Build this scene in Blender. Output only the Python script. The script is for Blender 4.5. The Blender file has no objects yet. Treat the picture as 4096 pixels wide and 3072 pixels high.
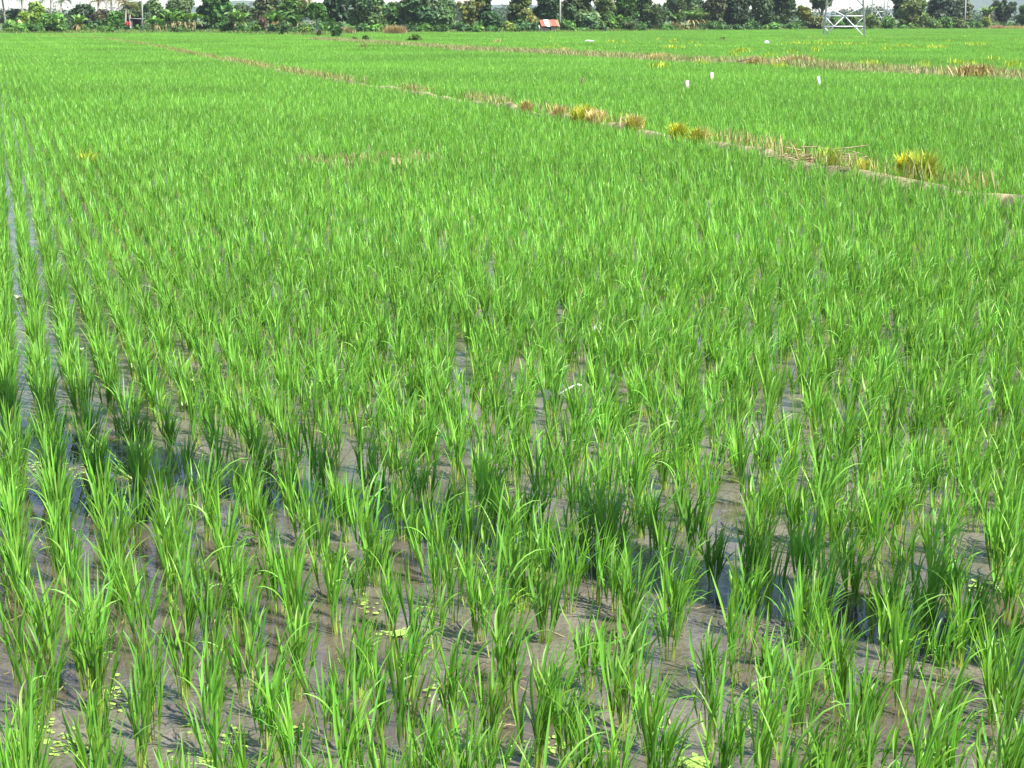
import bpy, math, random
import numpy as np
rnd = random.Random(7)
R = np.random.default_rng(11)
sc = bpy.context.scene
rad = math.radians

# ------------------------------------------------------------------ camera
F, HC, HZ = 7000.0, 2.2, 75.0            # focal length and horizon row in pixels of the 4096 px photo, eye height
PITCH = math.atan((1536 - HZ) / F)
cam = bpy.data.cameras.new("camera"); co = bpy.data.objects.new("camera", cam); sc.collection.objects.link(co)
cam.sensor_width = 36.0; cam.lens = 36.0 * F / 4096.0
cam.clip_start = 0.05; cam.clip_end = 12000
co.location = (0, 0, HC); co.rotation_euler = (math.pi / 2 - PITCH, 0, 0)
sc.camera = co

# ------------------------------------------------------------------ light
SUN_EL, SX, SY = 53.0, 0.805, -0.593     # horizontal direction towards the sun: to the right and a little behind
w = bpy.data.worlds.new("World"); sc.world = w; w.use_nodes = True
nt = w.node_tree; nt.nodes.clear()
sky = nt.nodes.new("ShaderNodeTexSky"); sky.sky_type = 'NISHITA'; sky.sun_disc = False
sky.sun_elevation = rad(SUN_EL); sky.sun_rotation = math.atan2(SX, SY)
sky.air_density = 1.0; sky.dust_density = 0.3; sky.ozone_density = 2.5
bg = nt.nodes.new("ShaderNodeBackground"); bg.inputs[1].default_value = 0.082
ow = nt.nodes.new("ShaderNodeOutputWorld")
nt.links.new(sky.outputs[0], bg.inputs[0]); nt.links.new(bg.outputs[0], ow.inputs[0])
sl = bpy.data.lights.new("sun", 'SUN'); sl.energy = 5.0; sl.angle = rad(0.55); sl.color = (1.0, 0.955, 0.88)
so = bpy.data.objects.new("sun", sl); sc.collection.objects.link(so)
from mathutils import Vector
ce = math.cos(rad(SUN_EL))
so.rotation_euler = Vector((SX * ce, SY * ce, math.sin(rad(SUN_EL)))).to_track_quat('Z', 'Y').to_euler()
so.location = (60, -40, 80)
vs = sc.view_settings; vs.view_transform = 'Standard'; vs.look = 'None'; vs.gamma = 1; vs.exposure = 1.45
sc.cycles.max_bounces = 8; sc.cycles.transparent_max_bounces = 12
sc.cycles.volume_bounces = 0

# ------------------------------------------------------------------ picture geometry helpers
cp, sp = math.cos(PITCH), math.sin(PITCH)
def ray(px, py):
    dx = (px - 2048) / F; dy = (1536 - py) / F
    return dx, cp + dy * sp, -sp + dy * cp
def G(px, py, z=0.0):                    # the point of the plane at height z seen at a pixel
    a, b, c = ray(px, py); t = (z - HC) / c
    return a * t, b * t
def AT(px, py, y):                       # x and z of the point seen at a pixel, y metres ahead
    a, b, c = ray(px, py); t = y / b
    return a * t, HC + c * t
def PIX(x, y, z=0.0):
    X = np.asarray(x); Y = np.asarray(y); dep = Y * cp - (z - HC) * sp; up = Y * sp + (z - HC) * cp
    return 2048 + F * X / dep, 1536 - F * up / dep

# ------------------------------------------------------------------ noise
def vnoise(x, y, seed=0):
    xi = np.floor(x).astype(np.int64); yi = np.floor(y).astype(np.int64)
    fx = x - xi; fy = y - yi; fx = fx * fx * (3 - 2 * fx); fy = fy * fy * (3 - 2 * fy)
    def h(a, b):
        n = (a * 374761393 + b * 668265263 + seed * 1442695041) & 0x7fffffff
        n = ((n ^ (n >> 13)) * 1274126177) & 0x7fffffff
        return ((n ^ (n >> 16)) & 0xffff) / 65535.0
    return (h(xi, yi) * (1 - fx) + h(xi + 1, yi) * fx) * (1 - fy) + (h(xi, yi + 1) * (1 - fx) + h(xi + 1, yi + 1) * fx) * fy
def fbm(x, y, seed=0, o=3):
    s = 0; a = .5; t = 0
    for k in range(o):
        s = s + a * vnoise(x * 2 ** k, y * 2 ** k, seed + k); t += a; a *= .5
    return s / t

# ------------------------------------------------------------------ mesh helpers
def mesh(name, V, Q, mat=None, col=None, smooth=False, T=None):
    """V (n,3) vertices, Q (m,4) quads, T (k,3) triangles -> mesh datablock with an optional colour attribute"""
    V = np.asarray(V, np.float32); me = bpy.data.meshes.new(name)
    Q = np.zeros((0, 4), np.int32) if Q is None else np.asarray(Q, np.int32)
    T = np.zeros((0, 3), np.int32) if T is None else np.asarray(T, np.int32)
    me.vertices.add(len(V)); me.vertices.foreach_set("co", V.ravel())
    nl = Q.size + T.size; me.loops.add(nl); me.loops.foreach_set("vertex_index", np.concatenate([Q.ravel(), T.ravel()]).astype(np.int32))
    npol = len(Q) + len(T); me.polygons.add(npol)
    st = np.concatenate([np.arange(len(Q)) * 4, Q.size + np.arange(len(T)) * 3]).astype(np.int32)
    me.polygons.foreach_set("loop_start", st)
    if smooth: me.polygons.foreach_set("use_smooth", np.ones(npol, bool))
    if col is not None:
        c = np.ones((len(V), 4), np.float32); c[:, :3] = col
        me.color_attributes.new("Col", 'FLOAT_COLOR', 'POINT').data.foreach_set("color", c.ravel())
    if mat: me.materials.append(mat)
    me.update(calc_edges=True); me.validate()
    return me
def obj(name, me, parent=None, loc=(0, 0, 0), rz=0.0):
    o = bpy.data.objects.new(name, me); sc.collection.objects.link(o)
    o.location = loc; o.rotation_euler = (0, 0, rz)
    if parent: o.parent = parent
    return o
def tag(o, label=None, cat=None, group=None, kind=None):
    if label: o["label"] = label
    if cat: o["category"] = cat
    if group: o["group"] = group
    if kind: o["kind"] = kind
    return o
def thing(name, label, cat, loc, group=None, rz=0.0):
    return tag(obj(name, None, None, loc, rz), label, cat, group)

class MB:                                 # collects boxes, bars, tubes
    def __init__(s): s.V = []; s.Q = []; s.T = []; s.n = 0
    def add(s, V, Q=None, T=None):
        V = np.asarray(V, float)
        if Q is not None and len(Q): s.Q.append(np.asarray(Q) + s.n)
        if T is not None and len(T): s.T.append(np.asarray(T) + s.n)
        s.V.append(V); s.n += len(V); return s
    def box(s, c, d, rot=0.0, tilt=0.0):
        v = np.array([[x, y, z] for z in (-.5, .5) for y in (-.5, .5) for x in (-.5, .5)]) * np.array(d)
        ct, st = math.cos(tilt), math.sin(tilt); v = v @ np.array([[ct, 0, -st], [0, 1, 0], [st, 0, ct]])
        cr, sr = math.cos(rot), math.sin(rot); v = v @ np.array([[cr, sr, 0], [-sr, cr, 0], [0, 0, 1]])
        return s.add(v + np.array(c), [[0, 2, 3, 1], [4, 5, 7, 6], [0, 1, 5, 4], [2, 6, 7, 3], [0, 4, 6, 2], [1, 3, 7, 5]])
    def tube(s, pts, rads, n=8, cap=True):
        P = np.array(pts, float); m = len(P); V = []
        for i in range(m):
            d = P[min(i + 1, m - 1)] - P[max(i - 1, 0)]; d /= np.linalg.norm(d)
            u = np.cross(d, [0, 0, 1] if abs(d[2]) < .9 else [1, 0, 0]); u /= np.linalg.norm(u); v = np.cross(d, u)
            for k in range(n):
                a = 2 * math.pi * k / n; V.append(P[i] + rads[i] * (math.cos(a) * u + math.sin(a) * v))
        Q = [[i * n + k, i * n + (k + 1) % n, (i + 1) * n + (k + 1) % n, (i + 1) * n + k] for i in range(m - 1) for k in range(n)]
        T = []
        if cap:
            V.append(P[0]); V.append(P[-1]); a = m * n
            T = [[a, (k + 1) % n, k] for k in range(n)] + [[a + 1, (m - 1) * n + k, (m - 1) * n + (k + 1) % n] for k in range(n)]
        return s.add(V, Q, T)
    def bar(s, a, b, t):                  # an angle-iron like bar: two thin plates
        a = np.array(a, float); b = np.array(b, float); d = b - a; d /= np.linalg.norm(d)
        u = np.cross(d, [0, 1, 0]); u /= np.linalg.norm(u); v = np.cross(d, u)
        for p, q in ((u, v), (v, u)):
            V = [e + i * p * t / 2 + j * q * t * .08 + (q * t * .42 if False else 0) for e in (a, b) for i in (-1, 1) for j in (-1, 1)]
            s.add(V, [[0, 1, 3, 2], [4, 6, 7, 5], [0, 4, 5, 1], [2, 3, 7, 6], [0, 2, 6, 4], [1, 5, 7, 3]])
        return s
    def me(s, name, mat=None, col=None, smooth=False):
        V = np.concatenate(s.V); Q = np.concatenate(s.Q) if s.Q else None; T = np.concatenate(s.T) if s.T else None
        if col is not None: col = np.tile(np.asarray(col), (len(V), 1))
        return mesh(name, V, Q, mat, col, smooth, T)

def ribbons(base, az, th0, th1, L, W, S=6, prof='leaf', curve=1.6, wind=0.0, windv=(1, 0), fold=0.0, tw0=0.0, tw1=0.0, c0=(1, 1, 1), c1=(1, 1, 1), cr=None):
    """curved tapering blades; every argument may be an array of N.  Returns V, Q, C"""
    base = np.asarray(base, float); N = len(base)
    A = lambda v: np.broadcast_to(np.asarray(v, float), (N,)).copy()
    az, th0, th1, L, W, wind, tw0, tw1 = map(A, (az, th0, th1, L, W, wind, tw0, tw1))
    P = base.copy(); pts = []; dirs = []; ds = L / S
    for i in range(S + 1):
        t = i / S
        th = th0 + (th1 - th0) * t ** curve
        hx = np.cos(az) + wind * t * windv[0] * 1.5; hy = np.sin(az) + wind * t * windv[1] * 1.5
        n = np.hypot(hx, hy) + 1e-6; hx, hy = hx / n, hy / n
        d = np.stack([np.sin(th) * hx, np.sin(th) * hy, np.cos(th)], 1)
        pts.append(P.copy()); dirs.append((d, hx, hy)); P = P + d * ds[:, None]
    k = 3 if fold else 2; V = np.zeros((N, S + 1, k, 3)); C = np.zeros((N, S + 1, k, 3))
    c0 = np.asarray(c0, float); c1 = np.asarray(c1, float)
    for i in range(S + 1):
        t = i / S; d, hx, hy = dirs[i]
        u = np.stack([-hy, hx, 0 * hx], 1); v = np.cross(d, u)
        tw = tw0 + (tw1 - tw0) * t
        u2 = u * np.cos(tw)[:, None] + v * np.sin(tw)[:, None]; v2 = np.cross(d, u2)
        if prof == 'leaf': wv = (.55 + .45 * min(1, t / .35)) * (1 - max(0, (t - .45) / .55) ** 1.8 * .97)
        elif prof == 'stem': wv = 1 - .35 * t
        else: wv = max(.04, math.sin(math.pi * min(1, .1 + .9 * t)) ** .6)
        hw = (W * wv / 2)[:, None]
        if k == 2: V[:, i, 0] = pts[i] - u2 * hw; V[:, i, 1] = pts[i] + u2 * hw
        else:
            V[:, i, 0] = pts[i] - u2 * hw + v2 * hw * fold; V[:, i, 1] = pts[i]; V[:, i, 2] = pts[i] + u2 * hw + v2 * hw * fold
        cc = c0 + (c1 - c0) * t
        C[:, i] = cc if cc.ndim == 1 else cc[:, None, :]
    if cr is not None: C *= np.asarray(cr).reshape(N, 1, 1, -1)
    idx = np.arange(N * (S + 1) * k).reshape(N, S + 1, k); Q = []
    for j in range(k - 1):
        Q.append(np.stack([idx[:, :-1, j], idx[:, :-1, j + 1], idx[:, 1:, j + 1], idx[:, 1:, j]], -1).reshape(-1, 4))
    return V.reshape(-1, 3), np.concatenate(Q), C.reshape(-1, 3)
def cat(parts):
    V = []; Q = []; C = []; n = 0
    for v, q, c in parts: V.append(v); Q.append(q + n); C.append(c); n += len(v)
    return np.concatenate(V), np.concatenate(Q), np.concatenate(C)

# ------------------------------------------------------------------ materials
def newmat(name):
    m = bpy.data.materials.new(name); m.use_nodes = True; n = m.node_tree; n.nodes.clear(); return m, n
def leafmat(name, rough=.45, trans=.4, spec=.35, tint=(1.25, 1.15, .55), var=.35, patch=None):
    m, n = newmat(name); N = n.nodes.new; L = n.links.new
    at = N("ShaderNodeAttribute"); at.attribute_name = "Col"
    gi = N("ShaderNodeNewGeometry"); oi = N("ShaderNodeObjectInfo")
    ad = N("ShaderNodeMath"); ad.operation = 'ADD'; L(gi.outputs["Random Per Island"], ad.inputs[0]); L(oi.outputs["Random"], ad.inputs[1])
    mr = N("ShaderNodeMapRange"); mr.inputs[1].default_value = 0; mr.inputs[2].default_value = 2; mr.inputs[3].default_value = 1 - var; mr.inputs[4].default_value = 1 + var
    L(ad.outputs[0], mr.inputs[0])
    mu = N("ShaderNodeVectorMath"); mu.operation = 'SCALE'; L(at.outputs[0], mu.inputs[0]); L(mr.outputs[0], mu.inputs[3])
    c = mu.outputs[0]
    if patch:                              # broad uneven growth: soft patches across the field
        ge = N("ShaderNodeNewGeometry"); no = N("ShaderNodeTexNoise"); no.inputs["Scale"].default_value = patch; no.inputs["Detail"].default_value = 3
        L(ge.outputs["Position"], no.inputs["Vector"])
        m2 = N("ShaderNodeMapRange"); m2.inputs[1].default_value = .3; m2.inputs[2].default_value = .7; m2.inputs[3].default_value = .82; m2.inputs[4].default_value = 1.18
        L(no.outputs[0], m2.inputs[0]); sc2 = N("ShaderNodeVectorMath"); sc2.operation = 'SCALE'; L(c, sc2.inputs[0]); L(m2.outputs[0], sc2.inputs[3]); c = sc2.outputs[0]
    pb = N("ShaderNodeBsdfPrincipled"); pb.inputs["Roughness"].default_value = rough; pb.inputs["Specular IOR Level"].default_value = spec
    tr = N("ShaderNodeBsdfTranslucent"); tm = N("ShaderNodeVectorMath"); tm.operation = 'MULTIPLY'; tm.inputs[1].default_value = tint
    L(c, tm.inputs[0]); L(tm.outputs[0], tr.inputs[0]); L(c, pb.inputs["Base Color"])
    mx = N("ShaderNodeMixShader"); mx.inputs[0].default_value = trans; L(pb.outputs[0], mx.inputs[1]); L(tr.outputs[0], mx.inputs[2])
    o = N("ShaderNodeOutputMaterial"); L(mx.outputs[0], o.inputs[0]); return m
def solid(name, col, rough=.7, scale=8.0, amt=.25, spec=.3, bump=0.0, col2=None, metal=0.0, stretch=(1, 1, 1)):
    m, n = newmat(name); N = n.nodes.new; L = n.links.new
    tc = N("ShaderNodeTexCoord"); mp = N("ShaderNodeMapping"); mp.inputs["Scale"].default_value = stretch; L(tc.outputs["Object"], mp.inputs[0])
    no = N("ShaderNodeTexNoise"); no.inputs["Scale"].default_value = scale; no.inputs["Detail"].default_value = 6; L(mp.outputs[0], no.inputs["Vector"])
    ra = N("ShaderNodeMapRange"); ra.inputs[1].default_value = .3; ra.inputs[2].default_value = .7; L(no.outputs[0], ra.inputs[0])
    mx = N("ShaderNodeMix"); mx.data_type = 'RGBA'; c2 = col2 or tuple(max(0, v * (1 - amt)) for v in col)
    mx.inputs[6].default_value = (*col, 1); mx.inputs[7].default_value = (*c2, 1); L(ra.outputs[0], mx.inputs[0])
    pb = N("ShaderNodeBsdfPrincipled"); pb.inputs["Roughness"].default_value = rough; pb.inputs["Specular IOR Level"].default_value = spec; pb.inputs["Metallic"].default_value = metal
    L(mx.outputs[2], pb.inputs["Base Color"])
    if bump:
        b = N("ShaderNodeBump"); b.inputs["Strength"].default_value = bump; b.inputs["Distance"].default_value = .02; L(no.outputs[0], b.inputs["Height"]); L(b.outputs[0], pb.inputs["Normal"])
    o = N("ShaderNodeOutputMaterial"); L(pb.outputs[0], o.inputs[0]); return m

M_rice = leafmat("rice_leaf", .42, .42, .4, patch=.09)
M_tree = leafmat("tree_leaf", .5, .28, .3, var=.4)
M_grass = leafmat("grass_blade", .6, .35, .25, tint=(1.1, 1.05, .6), var=.35)
M_float = leafmat("floating_leaf", .5, .25, .3, var=.25)
M_bark = solid("bark", (.22, .18, .14), .85, 6, .45, .2, .4, stretch=(1, 1, .3))
M_palebark = solid("pale_bark", (.42, .38, .33), .8, 8, .4, .2, .3, stretch=(1, 1, .4))
M_concrete = solid("concrete", (.46, .44, .41), .8, 5, .25, .25, .1)
M_steel = solid("galvanised_steel", (.62, .63, .64), .45, 3, .2, .5)
M_porc = solid("porcelain", (.3, .12, .06), .25, 3, .1, .5)
M_white = solid("white_plastic", (.82, .82, .80), .5, 6, .1, .4)
M_wood = solid("weathered_wood", (.55, .49, .40), .85, 14, .4, .2, .3)
M_darkwood = solid("dark_wood", (.16, .12, .09), .9, 14, .4, .2, .3)
M_plank = solid("grey_plank_wall", (.50, .42, .33), .85, 5, .35, .2, .2, stretch=(6, 6, .6))
M_redroof = solid("red_painted_sheet", (.50, .085, .055), .6, 3, .35, .3, col2=(.36, .11, .07))
M_rust = solid("rusty_sheet", (.38, .22, .14), .8, 4, .4, .2)
M_paleroof = solid("pale_sheet", (.72, .70, .68), .5, 3, .2, .4)
M_red = solid("red_cloth", (.62, .05, .05), .8, 4, .2, .1)
M_straw = solid("straw_heap", (.42, .33, .20), .95, 30, .5, .1, .5)
def earthmat():
    m, n = newmat("bund_earth"); N = n.nodes.new; L = n.links.new
    g = N("ShaderNodeNewGeometry"); no = N("ShaderNodeTexNoise"); no.inputs["Scale"].default_value = 3.0; no.inputs["Detail"].default_value = 8; L(g.outputs["Position"], no.inputs["Vector"])
    cr = N("ShaderNodeValToRGB"); cr.color_ramp.elements[0].position = .35; cr.color_ramp.elements[0].color = (.13, .11, .07, 1); cr.color_ramp.elements[1].position = .65; cr.color_ramp.elements[1].color = (.40, .33, .21, 1)
    e = cr.color_ramp.elements.new(.5); e.color = (.22, .20, .10, 1)
    L(no.outputs[0], cr.inputs[0]); pb = N("ShaderNodeBsdfPrincipled"); pb.inputs["Roughness"].default_value = .9; pb.inputs["Specular IOR Level"].default_value = .15
    L(cr.outputs[0], pb.inputs["Base Color"]); b = N("ShaderNodeBump"); b.inputs["Strength"].default_value = .8; b.inputs["Distance"].default_value = .05; L(no.outputs[0], b.inputs["Height"]); L(b.outputs[0], pb.inputs["Normal"])
    o = N("ShaderNodeOutputMaterial"); L(pb.outputs[0], o.inputs[0]); return m
M_earth = earthmat()
def mudmat():
    m, n = newmat("wet_mud"); N = n.nodes.new; L = n.links.new
    g = N("ShaderNodeNewGeometry"); P = g.outputs["Position"]
    n1 = N("ShaderNodeTexNoise"); n1.inputs["Scale"].default_value = 2.2; n1.inputs["Detail"].default_value = 6; L(P, n1.inputs["Vector"])
    n2 = N("ShaderNodeTexNoise"); n2.inputs["Scale"].default_value = 45; n2.inputs["Detail"].default_value = 5; L(P, n2.inputs["Vector"])
    vo = N("ShaderNodeTexVoronoi"); vo.inputs["Scale"].default_value = 60; L(P, vo.inputs["Vector"])
    cr = N("ShaderNodeValToRGB"); cr.color_ramp.elements[0].position = .3; cr.color_ramp.elements[0].color = (.080, .068, .052, 1); cr.color_ramp.elements[1].position = .7; cr.color_ramp.elements[1].color = (.160, .138, .108, 1)
    L(n1.outputs[0], cr.inputs[0])
    mx = N("ShaderNodeMix"); mx.data_type = 'RGBA'; mx.blend_type = 'MULTIPLY'; mx.inputs[0].default_value = .55; L(cr.outputs[0], mx.inputs[6])
    c2 = N("ShaderNodeValToRGB"); c2.color_ramp.elements[0].position = .33; c2.color_ramp.elements[0].color = (.35, .33, .32, 1); c2.color_ramp.elements[1].position = .55; c2.color_ramp.elements[1].color = (1, 1, 1, 1)
    L(n2.outputs[0], c2.inputs[0]); L(c2.outputs[0], mx.inputs[7])
    pb = N("ShaderNodeBsdfPrincipled"); L(mx.outputs[2], pb.inputs["Base Color"]); pb.inputs["Specular IOR Level"].default_value = .5; pb.inputs["Coat Weight"].default_value = .55; pb.inputs["Coat Roughness"].default_value = .12; pb.inputs["Coat IOR"].default_value = 1.4
    rr = N("ShaderNodeMapRange"); rr.inputs[1].default_value = .35; rr.inputs[2].default_value = .65; rr.inputs[3].default_value = .16; rr.inputs[4].default_value = .5; L(n1.outputs[0], rr.inputs[0]); L(rr.outputs[0], pb.inputs["Roughness"])
    b1 = N("ShaderNodeBump"); b1.inputs["Strength"].default_value = .55; b1.inputs["Distance"].default_value = .012; L(n2.outputs[0], b1.inputs["Height"])
    b2 = N("ShaderNodeBump"); b2.inputs["Strength"].default_value = .35; b2.inputs["Distance"].default_value = .008; L(vo.outputs["Distance"], b2.inputs["Height"]); L(b1.outputs[0], b2.inputs["Normal"]); L(b2.outputs[0], pb.inputs["Normal"])
    o = N("ShaderNodeOutputMaterial"); L(pb.outputs[0], o.inputs[0]); return m
def watermat():
    m, n = newmat("muddy_water"); N = n.nodes.new; L = n.links.new
    tr = N("ShaderNodeBsdfTransparent"); tr.inputs[0].default_value = (.86, .84, .80, 1)
    df = N("ShaderNodeBsdfDiffuse"); df.inputs[0].default_value = (.26, .225, .18, 1)
    m0 = N("ShaderNodeMixShader"); m0.inputs[0].default_value = .14; L(tr.outputs[0], m0.inputs[1]); L(df.outputs[0], m0.inputs[2])
    gl = N("ShaderNodeBsdfGlossy"); gl.inputs["Roughness"].default_value = .03
    fr = N("ShaderNodeFresnel"); fr.inputs[0].default_value = 1.45
    g = N("ShaderNodeNewGeometry"); no = N("ShaderNodeTexNoise"); no.inputs["Scale"].default_value = 9; no.inputs["Detail"].default_value = 2; L(g.outputs["Position"], no.inputs["Vector"])
    b = N("ShaderNodeBump"); b.inputs["Strength"].default_value = .05; b.inputs["Distance"].default_value = .02; L(no.outputs[0], b.inputs["Height"]); L(b.outputs[0], gl.inputs["Normal"]); L(b.outputs[0], fr.inputs["Normal"])
    mx = N("ShaderNodeMixShader"); L(fr.outputs[0], mx.inputs[0]); L(m0.outputs[0], mx.inputs[1]); L(gl.outputs[0], mx.inputs[2])
    o = N("ShaderNodeOutputMaterial"); L(mx.outputs[0], o.inputs[0]); return m
M_mud = mudmat(); M_water = watermat()
M_hill = solid("wooded_hillside", (.06, .10, .05), .95, .02, .4, .05)
M_land = solid("far_land", (.10, .16, .05), .95, .05, .4, .05)

# ------------------------------------------------------------------ the field: mud, water
PUDDLES = [(300, 2350, 420, 260, .017), (120, 2620, 260, 160, .015), (820, 2480, 300, 160, .014), (1250, 2650, 260, 170, .015), (1550, 2600, 160, 90, .012), (1900, 2700, 150, 90, .012),
           (330, 2000, 220, 120, .012), (700, 2020, 150, 70, .009), (1000, 1990, 200, 70, .012), (1130, 1890, 160, 50, .008), (1700, 2180, 220, 80, .010), (2130, 2800, 160, 130, .014),
           (2260, 2250, 120, 80, .009), (3450, 2440, 140, 70, .013), (3650, 2500, 220, 90, .010), (4020, 2450, 160, 90, .010), (3640, 2850, 200, 130, .010), (3300, 2850, 170, 130, .012), (2930, 2340, 160, 80, .006),
           (1500, 2880, 200, 120, .011), (1050, 1510, 120, 40, .008), (700, 1520, 120, 40, .008), (1960, 1580, 90, 40, .008), (2950, 1450, 120, 30, .006), (2080, 1850, 120, 70, .009), (2900, 2060, 100, 50, .009),
           (250, 1730, 200, 60, .006), (2500, 2560, 150, 90, .006), (80, 2000, 120, 200, .010), (3850, 1700, 120, 40, .006)]
PG = []
for px, py, rx, ry, dp in PUDDLES:
    dp = dp * 1.3
    x, y = G(px, py); x2, _ = G(px + rx, py); _, y2 = G(px, py - ry); PG.append((x, y, x2 - x, y2 - y, dp))
def mudz(x, y):
    z = .0045 + .011 * (fbm(x * 1.3, y * 1.3, 3) - .5) + .012 * (fbm(x * 5, y * 5, 9) - .5)
    for a, b, rx, ry, dp in PG: z = z - dp * np.exp(-((x - a) / rx) ** 2 - ((y - b) / ry) ** 2)
    cl = np.clip(vnoise(x * 28, y * 28, 21) - .52, 0, 1) * np.clip(fbm(x * 3, y * 3, 33) - .38, 0, 1)
    z = z + .075 * cl + .004 * (vnoise(x * 60, y * 60, 5) - .5)
    return z
ys = [1.5]
while ys[-1] < 4.2: ys.append(ys[-1] * 1.03)
while ys[-1] < 26: ys.append(ys[-1] * 1.0042)
while ys[-1] < 420: ys.append(ys[-1] * 1.035)
ys = np.array(ys); tx = np.concatenate([[-3, -1.5, -.9, -.6], np.linspace(-.40, .40, 260), [.6, .9, 1.5, 3]])
Yg, Tg = np.meshgrid(ys, tx, indexing='ij'); Xg = Yg * Tg
Zg = mudz(Xg, Yg); Zg = np.where(Yg > 26, .004, Zg)
ny, nx = Yg.shape; idx = np.arange(ny * nx).reshape(ny, nx)
Qg = np.stack([idx[:-1, :-1], idx[:-1, 1:], idx[1:, 1:], idx[1:, :-1]], -1).reshape(-1, 4)
tag(obj("mud_ground", mesh("mud_ground", np.stack([Xg, Yg, Zg], -1).reshape(-1, 3), Qg, M_mud, smooth=True)), kind='structure')
tag(obj("ground", mesh("ground", [(-6000, -300, -.3), (6000, -300, -.3), (6000, 6000, -.3), (-6000, 6000, -.3)], [[0, 1, 2, 3]], M_land)), kind='structure')
tag(obj("water", mesh("water", [(-9, 2, 0), (9, 2, 0), (36, 45, 0), (-36, 45, 0)], [[0, 1, 2, 3]], M_water)), kind='structure')

# ------------------------------------------------------------------ bunds (earth dikes between the fields)
B1 = [(150, 141), (385, 152), (470, 162), (600, 182), (760, 213), (1100, 272), (1400, 322), (1560, 340), (1700, 366), (1850, 386), (2000, 407), (2105, 425), (2245, 449), (2375, 475), (2535, 496), (2700, 529), (2850, 548), (3040, 578), (3270, 636), (3430, 664), (3560, 682), (3700, 700), (3870, 728), (3990, 750), (4250, 800)]
B2 = [(1270, 158), (1560, 176), (1900, 199), (2100, 207), (2340, 219), (2600, 233), (2700, 240), (3050, 249), (3200, 258), (3400, 274), (3600, 283), (3850, 294), (4250, 312)]
B3 = [(1280, 616), (1420, 612), (1560, 608), (1740, 606)]
B4 = [(2300, 156), (2800, 163), (3100, 163), (3400, 152), (3700, 140), (4200, 136)]
def path(pts, z=.28, step=.5):
    P = np.array([G(a, b, z) for a, b in pts]); s = np.concatenate([[0], np.cumsum(np.hypot(*np.diff(P, axis=0).T))])
    q = np.arange(0, s[-1], step); return np.stack([np.interp(q, s, P[:, 0]), np.interp(q, s, P[:, 1])], 1)
BUNDS = []
def bund(name, pts, width, hgt, gap=0.0, seed=1):
    p = path(pts); d = np.gradient(p, axis=0); d /= np.linalg.norm(d, axis=1)[:, None]; nrm = np.stack([-d[:, 1], d[:, 0]], 1)
    u = np.linspace(-1, 1, 9); V = []
    for k, t in enumerate(u):
        q = p + nrm * (t * width * (.8 + .4 * vnoise(np.arange(len(p)) * .37, np.zeros(len(p)) + seed, 4)))[:, None]
        h = hgt * (1 - t * t) * (.55 + .9 * fbm(q[:, 0] * .9, q[:, 1] * .9, seed)) - .04
        V.append(np.column_stack([q, h + .05 * (vnoise(q[:, 0] * 6, q[:, 1] * 6, seed) - .5) * (abs(t) < .95)]))
    V = np.stack(V, 1); n = len(p); idx = np.arange(n * 9).reshape(n, 9)
    Q = np.stack([idx[:-1, :-1], idx[:-1, 1:], idx[1:, 1:], idx[1:, :-1]], -1).reshape(-1, 4)
    tag(obj(name, mesh(name, V.reshape(-1, 3), Q, M_earth, smooth=True)), kind='structure')
    BUNDS.append((p, width)); return p, nrm
p1, n1 = bund("bund", B1, .26, .27, seed=3)
p2, n2 = bund("bund", B2, .75, .34, seed=8)
p3, n3 = bund("bund", B3, .16, .22, seed=5)
p4, n4 = bund("bund", B4, .40, .26, seed=6)

def grass(name, xy, z, hgt, wid, cols, label, n, spread=.3, wind=.5, kind='stuff', cat_='grass', group=None, S=3, lean=(.1, .5, .5, 1.5)):
    """loose grass blades around the given points, one mesh"""
    xy = np.asarray(xy); i = R.integers(0, len(xy), n); b = xy[i] + R.normal(0, spread, (n, 2))
    base = np.column_stack([b, np.broadcast_to(z, (len(xy),))[i] if np.ndim(z) else np.full(n, z)])
    c = np.asarray(cols)[R.integers(0, len(cols), n)] * R.uniform(.75, 1.2, (n, 1))
    h = R.uniform(.55, 1.15, n) * hgt
    V, Q, C = ribbons(base, R.uniform(0, 6.283, n), R.uniform(lean[0], lean[1], n), R.uniform(lean[2], lean[3], n), h, wid * R.uniform(.7, 1.3, n), S=S, wind=wind, tw0=R.uniform(-1, 1, n), c0=(1, 1, 1), c1=(1, 1, 1), cr=c)
    o = obj(name, mesh(name, V, Q, M_grass, C)); tag(o, label, cat_, group, kind); return o
STRAW = [(.48, .40, .22), (.40, .34, .17), (.30, .30, .12), (.22, .30, .08)]
GREEN = [(.13, .24, .05), (.17, .28, .07), (.24, .27, .10), (.11, .20, .05)]
sel = (fbm(p1[:, 0] * .35, p1[:, 1] * .35, 40) > .42)
grass("bund_grass", p1[sel], .22, .28, .014, STRAW + GREEN[:1] + [(.34, .35, .06)], "thin yellowing grass along the near earth bund", 9000, .13)
grass("bund_grass", p2, .22, .36, .022, STRAW + [(.20, .27, .09), (.26, .30, .13)] * 2, "pale dry grass along the broad far bund", 20000, .5)
grass("bund_grass", p4, .12, .30, .03, GREEN + STRAW[2:], "short grass along the far thin field edge", 5000, .35)
grass("bund_grass", p3, .12, .2, .012, STRAW, "dry bits of grass on the short broken earth ridge", 500, .18)

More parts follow.
